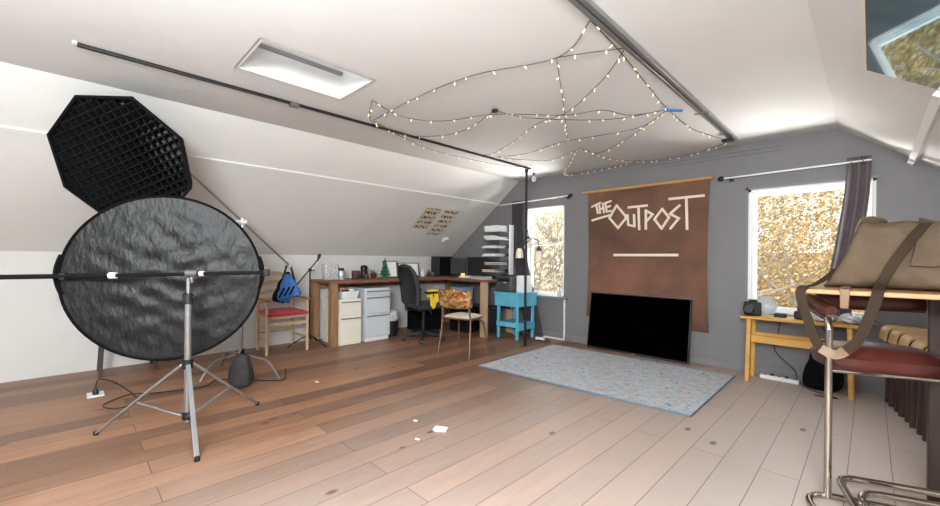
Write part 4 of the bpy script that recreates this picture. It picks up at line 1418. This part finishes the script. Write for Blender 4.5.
# ladder back armchair with red seat
t = thing('ladder_back_chair', 'pale wooden ladder back armchair with a red seat', 'chair', (-4.93, 1.78, 0))
W_, D_2 = .225, .19                 # faces +X: x forward, y across
for y in (-W_, W_):
    MB().tube([(D_2, y, 0), (D_2, y, .25), (D_2, y, .60)], [.017, .019, .015], 12).build('front_leg', 'pine', t)
    MB().tube([(-D_2, y * .9, 0), (-D_2, y * .9, .45), (-D_2 - .05, y * .92, .93)], [.018, .018, .013], 12).build('back_post', 'pine', t)
    g = [[Vector((x, y + w_, .605 + .012 * math.sin((x + D_2) / (2 * D_2 + .04) * PI))) for w_ in (-.028, .028)] for x in [-D_2 - .01 + (2 * D_2 + .05) * i / 10 for i in range(11)]]
    MB().sheet(g, .018).build('armrest', 'post', t, bevel=.004)
    MB().tube([(-D_2, y * .9, .16), (D_2, y, .16)], .009, 10).build('side_rung', 'pine', t)
    MB().tube([(-D_2, y * .9, .30), (D_2, y, .30)], .009, 10).build('side_rung', 'pine', t)
MB().beam((D_2, -W_, .335), (D_2, W_, .335), .018, .034).build('front_rail', 'pine', t, bevel=.003)
MB().tube([(-D_2, -W_ * .9, .2), (-D_2, W_ * .9, .2)], .009, 10).build('back_rung', 'pine', t)
for k in range(4):
    z = .55 + k * .105
    xo = -D_2 - .05 * max(0, (z - .45)) / .48
    g = []
    for i in range(13):
        u = i / 12
        y = -W_ * .9 + 2 * W_ * .9 * u
        bow = -.02 * math.sin(PI * u)
        wv = .012 * math.sin(2 * PI * u * 1.0 + 1.57) * -1
        g.append([Vector((xo + bow, y, z + wv + (.05 - .014 * abs(2 * u - 1)) * q)) for q in (0, .5, 1)])
    MB().sheet(g, .010).build('slat', 'pine', t)
b = MB()
g = []
for i in range(13):
    u = i / 12
    row = []
    for j in range(13):
        v = j / 12
        e = (1 - abs(2 * u - 1) ** 6) * (1 - abs(2 * v - 1) ** 6)
        row.append(Vector((-D_2 + .0 + (2 * D_2 + .025) * u, (-W_ - .005 + .06 * (1 - u) * .4) * (1 - 2 * v), .445 + .035 * e - .02 * math.sin(PI * u) * math.sin(PI * v) * .6)))
    g.append(row)
MB().sheet(g, .03).build('seat', 'red', t)
MB().box(-D_2 + .01, D_2 - .01, -W_ * .9, W_ * .9, .395, .427).build('seat_frame', 'pine', t, bevel=.004)

# microphone stand
t = thing('microphone_stand', 'black microphone boom stand between the red chair and the workbench', 'microphone stand', (-4.93, 2.115, 0))
MB().tube([(0, 0, .10), (0, 0, .93)], .0095, 12).build('pole', 'blackm', t)
for a in (.4, 2.4, 4.6):
    MB().tube([(0, 0, .12), (.10 * math.cos(a), .10 * math.sin(a), .10), (.26 * math.cos(a), .26 * math.sin(a), .012)], .008, 10, smooth=3).build('leg', 'blackm', t)
MB().lathe([(.014, .08), (.02, .09), (.02, .14), (.012, .15)], n=14).build('leg_hub', 'black', t)
bd = Vector((.75, .62, .0)).normalized()
p0, p1 = Vector((0, 0, .945)) - R_ * .19 + Vector((0, 0, -.22)), Vector((0, 0, .945)) + R_ * .10 + Vector((0, 0, .13))
MB().tube([p0, p1], .008, 10).build('boom', 'blackm', t)
MB().lathe([(.012, -.018), (.022, -.014), (.022, .014), (.012, .018)], (0, 0, .945), 14, (R_.x, R_.y, .3)).build('boom_clamp', 'black', t)
MB().tube([(0, 0, .94), tuple(R_ * .06 + Vector((0, 0, .94)))], .006, 8).build('wing_bolt', 'blackm', t)
d = (p1 - p0).normalized()
MB().lathe([(.010, -.02), (.013, .01), (.019, .03), (.022, .05), (.016, .068), (.004, .075)], tuple(p1), 14, (R_ * .3 + Vector((0, 0, 1)))).build('microphone_clip', 'black', t)

# office chair
t = thing('office_chair', 'charcoal high back office chair facing the desks', 'office chair', (-4.27, 3.39, 0), R(-7))
for k in range(5):
    a = PI / 2 + k * 2 * PI / 5 + .3
    d = Vector((math.cos(a), math.sin(a), 0))
    MB().hexa([d * .03 + Vector((-d.y, d.x, 0)) * .025 + Vector((0, 0, .075)), d * .03 - Vector((-d.y, d.x, 0)) * .025 + Vector((0, 0, .075)), d * .29 - Vector((-d.y, d.x, 0)) * .016 + Vector((0, 0, .06)), d * .29 + Vector((-d.y, d.x, 0)) * .016 + Vector((0, 0, .06))],
              [d * .03 + Vector((-d.y, d.x, 0)) * .022 + Vector((0, 0, .125)), d * .03 - Vector((-d.y, d.x, 0)) * .022 + Vector((0, 0, .125)), d * .29 - Vector((-d.y, d.x, 0)) * .014 + Vector((0, 0, .085)), d * .29 + Vector((-d.y, d.x, 0)) * .014 + Vector((0, 0, .085))]).build('base_arm', 'black', t, bevel=.006)
    s_ = Vector((-d.y, d.x, 0))
    MB().lathe([(.012, -.022), (.028, -.018), (.028, .018), (.012, .022)], tuple(d * .275 + Vector((0, 0, .028))), 16, tuple(s_)).build('caster', 'black', t)
MB().lathe([(.04, .07), (.045, .08), (.045, .13), (.028, .14), (.028, .26), (.017, .262), (.017, .40)], n=18).build('gas_lift', 'blackm', t)
MB().box(-.09, .09, -.11, .12, .395, .435).build('mechanism', 'black', t, bevel=.008)
MB().tube([(-.09, .03, .415), (-.20, .03, .42), (-.24, .03, .40)], .006, 8).build('lever', 'steel', t)
MB().tube([(.09, -.02, .415), (.19, -.02, .42), (.23, -.02, .38)], .006, 8).build('lever', 'steel', t)
def cushion(w_, d, z0, th, front=.03):
    g = []
    for i in range(15):
        u = 2 * i / 14 - 1
        row = []
        for j in range(15):
            v = 2 * j / 14 - 1
            e = (1 - abs(u) ** 4) * (1 - abs(v) ** 4)
            sh = 1 - .12 * (v * v) * (u * u)
            row.append(Vector((w_ * u * sh, d * v * sh, z0 + th * (.45 + .55 * e) - (front * max(0, v) ** 3))))
        g.append(row)
    bot = [[Vector((p.x * .96, p.y * .96, z0 - .01)) for p in r] for r in g]
    b = MB().sheet(g).sheet(bot)
    n = 15
    k = n * n
    for i in range(n - 1):
        for (a0, a1) in (((i, 0), (i + 1, 0)), ((i, n - 1), (i + 1, n - 1)), ((0, i), (0, i + 1)), ((n - 1, i), (n - 1, i + 1))):
            p, q = a0[0] * n + a0[1], a1[0] * n + a1[1]
            b.f.append([p, q, k + q, k + p])
    return b
cushion(.235, .225, .45, .07).xf(Matrix.Translation((0, .03, 0))).build('seat', 'officef', t)
g = []
for i in range(17):
    v = i / 16
    z = .48 + .545 * v
    hw_ = (.20 + .035 * math.sin(PI * min(1, v * 1.15))) * (1 - .32 * max(0, v - .75) / .25 * max(0, v - .75) / .25)
    g.append([Vector((hw_ * u, -.235 - .10 * v + .045 * math.sin(PI * v * .9) * .6 + .055 * u * u, z - .03 * (abs(u) ** 3) * v)) for u in [-1 + 2 * j / 14 for j in range(15)]])
MB().sheet(g, .055).build('backrest', 'officef', t, sub=1)
MB().sheet([[p + Vector((0, -.036, 0)) for p in r[1:-1]] for r in g[1:-1]], .012).build('back_shell', 'black', t)
MB().beam((0, -.09, .42), (0, -.255, .42), .06, .016).beam((0, -.262, .415), (0, -.285, .70), .06, .014, (0, 1, 0)).build('back_bar', 'black', t, bevel=.004)
for s_ in (-1, 1):
    MB().tube(fillet([(s_ * .15, .0, .43), (s_ * .265, .0, .44), (s_ * .27, -.02, .645)], .04), .012, 10).build('arm_support', 'black', t)
    MB().box(s_ * .27 - .032, s_ * .27 + .032, -.14, .12, .646, .672).build('armrest', 'black', t, bevel=.01)
c_ = thing('jacket', 'yellow cloth draped over the right armrest of the office chair', 'cloth', (-4.035, 3.36, .683), R(-7))
g = []
for i in range(15):
    u = i / 14
    ang = u * PI
    row = []
    for j in range(11):
        v = j / 10
        drop = .05 + .05 * math.sin(v * 3 + .5)
        if u < .28: x, z = -.045, -(.28 - u) / .28 * (.10 + .05 * v)
        elif u > .55: x, z = .045 + .02 * (u - .55), -(u - .55) / .45 * (.19 + .06 * math.sin(v * 4))
        else: x, z = -.045 + .09 * (u - .28) / .27, .010 * math.sin((u - .28) / .27 * PI)
        row.append(Vector((x + .006 * math.sin(v * 14) * (1 if u > .5 else -1), -.12 + .2 * v, z + .004)))
    g.append(row)
MB().sheet([[Vector((p.x * .8, p.y * .6, p.z * .95 if p.z < 0 else p.z)) for p in r] for r in g], .006).build('cloth', 'yellow', c_)

# vintage chair with patterned back
t = thing('kitchen_chair', 'vintage chair with floral fabric back and cream seat on tubular legs', 'chair', (-3.35, 3.25, 0), R(15))
hw = .185
for s_ in (-1, 1):
    MB().tube(fillet([(s_ * (hw + .02), -.22, 0), (s_ * hw, -.155, .40), (s_ * (hw - .01), -.19, .62), (s_ * (hw - .015), -.215, .73)], .10), .0105, 12).build('back_leg', 'rust', t)
    MB().tube(fillet([(s_ * (hw + .02), .235, 0), (s_ * (hw - .015), .17, .37), (s_ * (hw - .04), .02, .405), (s_ * (hw - .005), -.15, .405)], .06), .0105, 12).build('front_leg', 'rust', t)
cushion(.195, .19, .425, .038, .02).xf(Matrix.Translation((0, .01, 0))).build('seat', 'seatw', t)
MB().tube([(math.copysign(abs(math.cos(a)) ** .5, math.cos(a)) * .192, .01 + math.copysign(abs(math.sin(a)) ** .5, math.sin(a)) * .187, .424) for a in [2 * PI * k / 40 for k in range(40)]], .010, 8, closed=True).build('seat_trim', 'rust', t)
g = []
for i in range(13):
    v = i / 12
    z = .54 + .215 * v
    row = []
    for j in range(17):
        u = -1 + 2 * j / 16
        z2 = z - .035 * (abs(u) ** 5) * (1 if v > .5 else -1) * abs(2 * v - 1) ** 3 + (.008 * math.cos(u * 7) if v > .9 else 0)
        row.append(Vector((.215 * u, -.185 - .05 * v + .03 * u * u - .004, z2)))
    g.append(row)
MB().sheet(g, .045).build('backrest', 'floral', t, sub=1)

# ------------------------------------------------------------------ side table below the right window
t = thing('side_table', 'low honey wood side table below the right window', 'table', (-.45, 4.57, 0))
MB().box(-.40, .40, -.19, .10, .575, .598).build('top', 'honey', t, bevel=.005)
for x in (-.335, .335):
    for y in (-.155, .07):
        s_ = 1 if x > 0 else -1
        MB().beam((x, y, .574), (x + s_ * .012, y + (-.012 if y < 0 else .012), 0), .034, .034, (0, 1, 0)).build('leg', 'honey', t, bevel=.006)
MB().box(-.32, .32, -.165, -.145, .365, .43).build('rail', 'honey', t, bevel=.004)
MB().box(-.32, .32, .06, .08, .365, .43).build('rail', 'honey', t, bevel=.004)
t = thing('camera', 'black camera body lying on the left end of the side table', 'camera', (-.775, 4.50, .599), R(20))
MB().box(-.065, .065, -.04, .04, 0, .125).build('camera_body', 'black', t, bevel=.012)
MB().lathe([(.036, 0), (.044, .01), (.044, .06), (.036, .07)], (-.03, -.041, .06), 18, (-.3, -1, .1)).build('lens', 'blackm', t)
MB().box(-.03, .035, -.025, .025, .126, .146).build('viewfinder', 'black', t, bevel=.004)
t = thing('clear_dish', 'round clear plastic dish standing on edge behind the black camera', 'dish', (-.70, 4.62, .599))
MB().lathe([(.001, 0), (.06, .004), (.085, .02), (.088, .03), (.082, .026), (.058, .010), (.001, .006)], (0, 0, .089), 28, (.25, -1, .12)).build('dish', 'clearplastic', t)
o = MB().box(-.62, -.53, 4.52, 4.60, .599, .63).build('small_box', 'black', bevel=.006)
tag(o, 'flat small black box in the middle of the side table', 'box')
t = thing('camera', 'black camera standing upright with its lens on top, right of the flat box', 'camera', (-.42, 4.52, .599), R(-10))
MB().box(-.05, .05, -.04, .04, 0, .07).build('camera_body', 'black', t, bevel=.012)
MB().lathe([(.03, .071), (.034, .08), (.034, .115), (.026, .13)], n=18).build('lens', 'blackm', t)
rnd = random.Random(8)
for k, (x, y, s_) in enumerate(((-.28, 4.50, 1.2), (-.10, 4.51, 1.2))):
    g = []
    for i in range(13):
        a = PI * i / 12 - PI / 2
        g.append([Vector((x + s_ * .075 * math.cos(a) * math.cos(c_) * (1 + .2 * math.sin(5 * c_ + i)), y + s_ * .06 * math.cos(a) * math.sin(c_) * (1 + .2 * math.sin(4 * c_ + i * 2)), .599 + .034 + s_ * .033 * math.sin(a) * (1 + (.3 * math.sin(3 * c_ + i) if a > 0 else 0)))) for c_ in [2 * PI * j / 20 for j in range(21)]])
    o = MB().sheet(g).build('plastic_wrap', 'foil')
    tag(o, ['crumpled clear plastic wrap beside the upright camera', 'crumpled clear plastic wrap at the right end of the side table'][k], 'plastic wrap')
t = thing('black_bag', 'slumped black bag on the floor beneath the side table', 'bag', (-.29, 4.58, 0))
g = []
for i in range(17):
    a = -PI / 2 + PI * i / 16
    row = []
    for j in range(33):
        c_ = 2 * PI * j / 32
        h = (math.sin(a) + 1) / 2
        ce = abs(math.cos(a)) ** .35
        cx_, cy_ = math.cos(c_), math.sin(c_)
        x = math.copysign(abs(cx_) ** .6, cx_) * (.145 - .06 * h) * ce + .02 * h
        y = math.copysign(abs(cy_) ** .6, cy_) * (.10 - .06 * h) * ce + .05 * h
        row.append(Vector((x + .012 * math.sin(5 * c_ + 6 * h), y + .008 * math.sin(7 * c_ + 9 * h), .003 + .36 * h + (.03 * math.sin(2 * c_) * h * ce))))
    g.append(row)
MB().sheet(g).build('bag_body', 'cloth', t)
MB().tube([(-.03, .03, .345), (-.01, .01, .41), (.05, .01, .41), (.07, .03, .345)], .009, 8, smooth=6).build('handle', 'black', t)
t = thing('power_strip', 'white power strip on the floor under the side table', 'power strip', (-.59, 4.64, 0), R(-3))
MB().box(-.145, .145, -.028, .028, 0, .035).build('strip_body', 'vinyl', t, bevel=.006)
for k in range(5):
    MB().box(-.125 + k * .056, -.10 + k * .056, -.012, .014, .0355, .05 if k % 2 else .038).build('socket', 'black' if k % 2 else 'greytrim', t, bevel=.002)
o = MB().tube([(-.438, 4.632, .018), (-.40, 4.55, .006), (-.30, 4.44, .006), (-.18, 4.36, .006), (-.32, 4.34, .006)], .0045, 8, smooth=6).build('extension_cord', 'black')
tag(o, 'black cord curling on the floor in front of the white power strip', 'cord')
o = MB().tube([(-.60, 4.775, .56), (-.62, 4.772, .40), (-.64, 4.765, .25), (-.5, 4.762, .10), (-.48, 4.755, .045), (-.47, 4.75, .006)], .0045, 8, smooth=6).build('extension_cord', 'black')
tag(o, 'thin black cord hanging down the wall behind the side table', 'cord')
o = MB().tube([(-3.05, 4.35, .008), (-3.0, 4.5, .008), (-3.12, 4.58, .008), (-3.18, 4.45, .008), (-3.25, 4.6, .008)], .0045, 8, smooth=6).build('extension_cord', 'black')
tag(o, 'black cord tangled on the floor by the foot of the pole lamp', 'cord')
t = thing('power_strip', 'small white adapter on the floor beside the charcoal curtain', 'adapter', (-3.16, 4.52, 0), R(10))
MB().box(-.06, .06, -.03, .03, .014, .045).build('strip_body', 'vinyl', t, bevel=.005)
MB().box(-.04, .02, -.012, .012, .0455, .05).build('socket', 'greytrim', t)

# ------------------------------------------------------------------ row of bentwood stools by the right wall
def bent_stool():
    t = thing('bentwood_stool', '', 'stool', (0, 0, 0), 0, 'bentwood stools standing in a row')
    g = []
    prof = fillet([(-.02, 0, .50), (-.005, 0, .602), (.30, 0, .588), (.55, 0, .602)], .05, 8)
    for p in prof:
        g.append([Vector((p.x, y, p.z)) for y in (-.085, -.04, .0, .04, .085)])
    MB().sheet(g, .018).build('seat_shell', 'bentwood', t, bevel=.004)
    for x in (.03, .50):
        for y in (-.058, .058):
            MB().beam((x, y * .95, .575), (x - (.01 if x < .2 else -.01), y, 0), .03, .026, (0, 1, 0)).build('leg', 'darkwood', t, bevel=.005)
    MB().box(.05, .48, -.045, .045, .53, .56).build('stretcher', 'darkwood', t, bevel=.003)
    return t
s0 = bent_stool()
labs = ['farthest bentwood stool of the row, nearest the grey wall', 'second bentwood stool from the grey wall', 'middle bentwood stool of the row beyond the bar stool', 'bentwood stool fourth from the grey wall', 'nearest bentwood stool of the row, close behind the dark table leg']
for k in range(5):
    y = 4.50 - k * .235
    x = .09 + k * .043
    o = s0 if k == 0 else dup(s0, (x, y, 0), R(8))
    o.location = (x, y, 0)
    o.rotation_euler = (0, 0, R(8))
    o['label'] = labs[k]

# ------------------------------------------------------------------ counter table, bar stool and canvas bag, close by on the right
t = thing('counter_table', 'tall narrow table with pale wood edge and dark legs at the right edge', 'table', (.35, 2.5, 0))
MB().box(-.25, 1.0, 2.25, 2.88, .964, .984).build('top', 'tabletop', t, world=True, bevel=.004)
for x in (.192, .88):
    for y in (2.262, 2.81):
        MB().box(x, x + .06, y, y + .06, 0, .963).build('leg', 'darkwood', t, world=True, bevel=.004)

t = thing('bar_stool', 'chrome bar stool with oxblood padded seat, arms and back', 'stool', (-.134, 2.48, 0), R(21))
V3 = lambda *p: Vector(p)
SW = .49
for s_, x in ((-1, 0), (1, SW)):
    MB().tube(fillet([V3(x, .02, .84), V3(x, 0, .80), V3(x, 0, .016)], .03), .0145, 14).build('post', 'chrome', t)
    MB().tube([V3(x, .02, .835), V3(x, .26, .862)], .012, 12).build('arm_tube', 'chrome', t)
    g = []
    for i in range(13):
        u = i / 12
        e = 1 - .35 * abs(2 * u - 1) ** 8
        g.append([Vector((x + .036 * e * math.cos(a), -.025 + .34 * u, .878 + .034 * u + .031 * e * math.sin(a))) for a in [2 * PI * j / 16 for j in range(17)]])
    b = MB().sheet(g)
    b.f.append([i for i in range(16)])
    b.f.append([12 * 17 + i for i in range(16)])
    b.build('armrest', 'oxblood', t, ang=50)
ring = fillet([V3(.2, -.44, .0155), V3(-.09, -.44, .0155), V3(-.09, .016, .0155), V3(.55, .016, .0155), V3(.55, -.44, .0155), V3(.2, -.44, .0155)], .12, 8)
MB().tube(ring[:-1], .0145, 12, closed=True).build('floor_ring', 'chrome', t)
MB().tube(fillet([V3(.02, -.40, .047), V3(.02, -.035, .135), V3(SW - .02, -.035, .135), V3(SW - .02, -.40, .047)], .06, 8), .0145, 12).build('foot_rail', 'chrome', t)
MB().tube(fillet([V3(.53, -.02, .080), V3(.085, -.02, .080), V3(.085, -.38, .047), V3(.53, -.38, .047)], .10, 8), .0145, 12).build('lower_loop', 'chrome', t)
cushion(.235, .165, .628, .095, .012).xf(Matrix.Translation((SW / 2 - .01, .175, -.014))).build('seat', 'oxblood', t)
MB().tube(fillet([V3(0, 0, .602), V3(SW, 0, .602), V3(SW, .30, .602), V3(.06, .30, .602), V3(.06, .03, .602)], .03), .009, 10).build('seat_frame', 'chrome', t)
g = []
for i in range(17):
    x = .04 + (SW - .08) * i / 16
    g.append([Vector((x, .285 + .022 * math.cos(a), .900 + .042 * math.sin(a))) for a in [2 * PI * j / 16 for j in range(17)]])
b = MB().sheet(g)
b.f.append([i for i in range(16)])
b.f.append([16 * 17 + i for i in range(16)])
b.build('backrest', 'oxblood', t, ang=50)

# canvas bag slumped on the table
t = thing('canvas_bag', 'olive canvas shoulder bag lying on the tall table, strap hanging over the edge', 'bag', (.15, 2.5, .985))
def bag_surf(u, v):
    """u along the length 0..1, v around the section 0..1"""
    L0 = -.155 + .70 * u
    a = 2 * PI * v
    top = .285 + .012 * math.sin(u * 9) + (.02 if u > .45 else 0) * min(1, (u - .45) / .1) - .05 * max(0, .06 - u) / .06
    endf = (1 - max(0, (.10 - u) / .10) ** 3 * .35) * (1 - max(0, (u - .9) / .1) ** 3 * .35)
    cy, sz = math.cos(a), math.sin(a)
    yy = math.copysign(abs(cy) ** .75, cy)
    zz = math.copysign(abs(sz) ** .45, sz)
    h = (zz + 1) / 2
    th = (.155 - .085 * h) * endf
    wr = .010 * math.sin(u * 30 + h * 7) * h * (1 - h) * 4 + .007 * math.sin(u * 17 - h * 15) + .004 * math.sin(u * 51 + h * 22)
    x = L0 + .085 * h * (1 - u) - .02 * h * u
    y = 2.53 + yy * (th + wr * .8) + .03 * h
    z = .9865 + h * top * endf + (.006 * math.sin(u * 24) if h > .9 else 0)
    return Vector((x, y, z))
g = [[bag_surf(i / 60, j / 48) for j in range(49)] for i in range(61)]
b = MB().sheet(g)
b.f.append([i for i in range(48)])
b.f.append([60 * 49 + i for i in range(48)])
b.build('bag_body', 'canvas', t, world=True, ang=70)
# flap folded over the top, raised at the right
g = []
for i in range(25):
    u = .36 + .64 * i / 24
    row = []
    for j in range(13):
        v = .30 + .47 * j / 12            # over the top and down the front
        a = v
        p = bag_surf(u, .25 + (.26 * (j / 12)))
        q = Vector((.12, 2.5, 1.12))
        lift = .012 + .004 * math.sin(i * .9 + j)
        n = Vector((0, p.y - 2.55, max(.0, p.z - 1.16))).normalized()
        row.append(p + n * lift)
    g.append(row)
MB().sheet(g, .006).build('flap', 'canvas', t, world=True, ang=70)
# pocket lip standing up at both top corners
for (u0, u1, hgt) in ((.02, .20, .018), (.44, .80, .055)):
    g = []
    for i in range(9):
        u = u0 + (u1 - u0) * i / 8
        p = bag_surf(u, .25)
        hh_ = hgt * min(1, i / 2, (8 - i) / 1.0 + .2) * (1 + .12 * math.sin(i * 1.7))
        g.append([p + Vector((0, -.01 - .01 * k, -.012 + (hh_ + .012) * k / 3)) for k in range(4)])
    MB().sheet(g, .008).build('gusset', 'canvas', t, world=True)


def ribbon(path, wd, th, nrm, name, m, parent):
    P = spline([Vector(p) for p in path], 6)
    NR = spline([Vector(p) for p in nrm], 6)
    g = []
    for i, p in enumerate(P):
        d = (P[min(i + 1, len(P) - 1)] - P[max(i - 1, 0)]).normalized()
        s_ = d.cross(NR[i].normalized()).normalized()
        g.append([p + s_ * wd * q for q in (-.5, -.17, .17, .5)])
    return MB().sheet(g, th).build(name, m, parent, world=True)
path = [(.158, 2.455, 1.262), (.122, 2.405, 1.205), (.072, 2.375, 1.11), (.034, 2.345, 1.02), (.024, 2.285, .997), (.022, 2.243, .985), (.012, 2.232, .94), (-.012, 2.232, .85), (-.042, 2.232, .772), (-.100, 2.232, .722), (-.155, 2.232, .752), (-.190, 2.232, .86), (-.214, 2.234, .955), (-.205, 2.262, .991), (-.185, 2.33, .995), (-.150, 2.42, 1.02), (-.11, 2.48, 1.07)]
nr = [(-.2, -.5, 1), (-.3, -1, .4), (-.2, -1, .3), (-.1, -.8, .6), (0, -.4, 1), (0, -.7, .7), (0, -1, .1), (.35, -1, 0), (.4, -1, .2), (.0, -1, .45), (-.3, -1, .2), (-.2, -1, 0), (-.2, -1, .3), (0, -.4, 1), (-.2, -.1, 1), (-.5, -.6, .8), (-.7, -.6, .4)]
ribbon(path, .035, .004, nr, 'strap', 'strap', t)
ribbon([(-.070, 2.226, .740), (-.102, 2.226, .718), (-.146, 2.226, .738)], .037, .006, [(.2, -1, .35), (.0, -1, .45), (-.25, -1, .3)], 'shoulder_pad', 'tan', t)
MB().hexa([(-.088, 2.240, .91), (-.062, 2.240, .91), (-.062, 2.246, .91), (-.088, 2.246, .91)], [(-.090, 2.240, .995), (-.058, 2.240, .995), (-.058, 2.246, .995), (-.090, 2.246, .995)]).build('leather_tab', 'tan', t, world=True, bevel=.002)
MB().hexa([(-.090, 2.240, .988), (-.058, 2.240, .988), (-.058, 2.42, .988), (-.090, 2.42, .988)], [(-.090, 2.240, .995), (-.058, 2.240, .995), (-.058, 2.42, .995), (-.090, 2.42, .995)]).build('leather_tab', 'tan', t, world=True, bevel=.002)
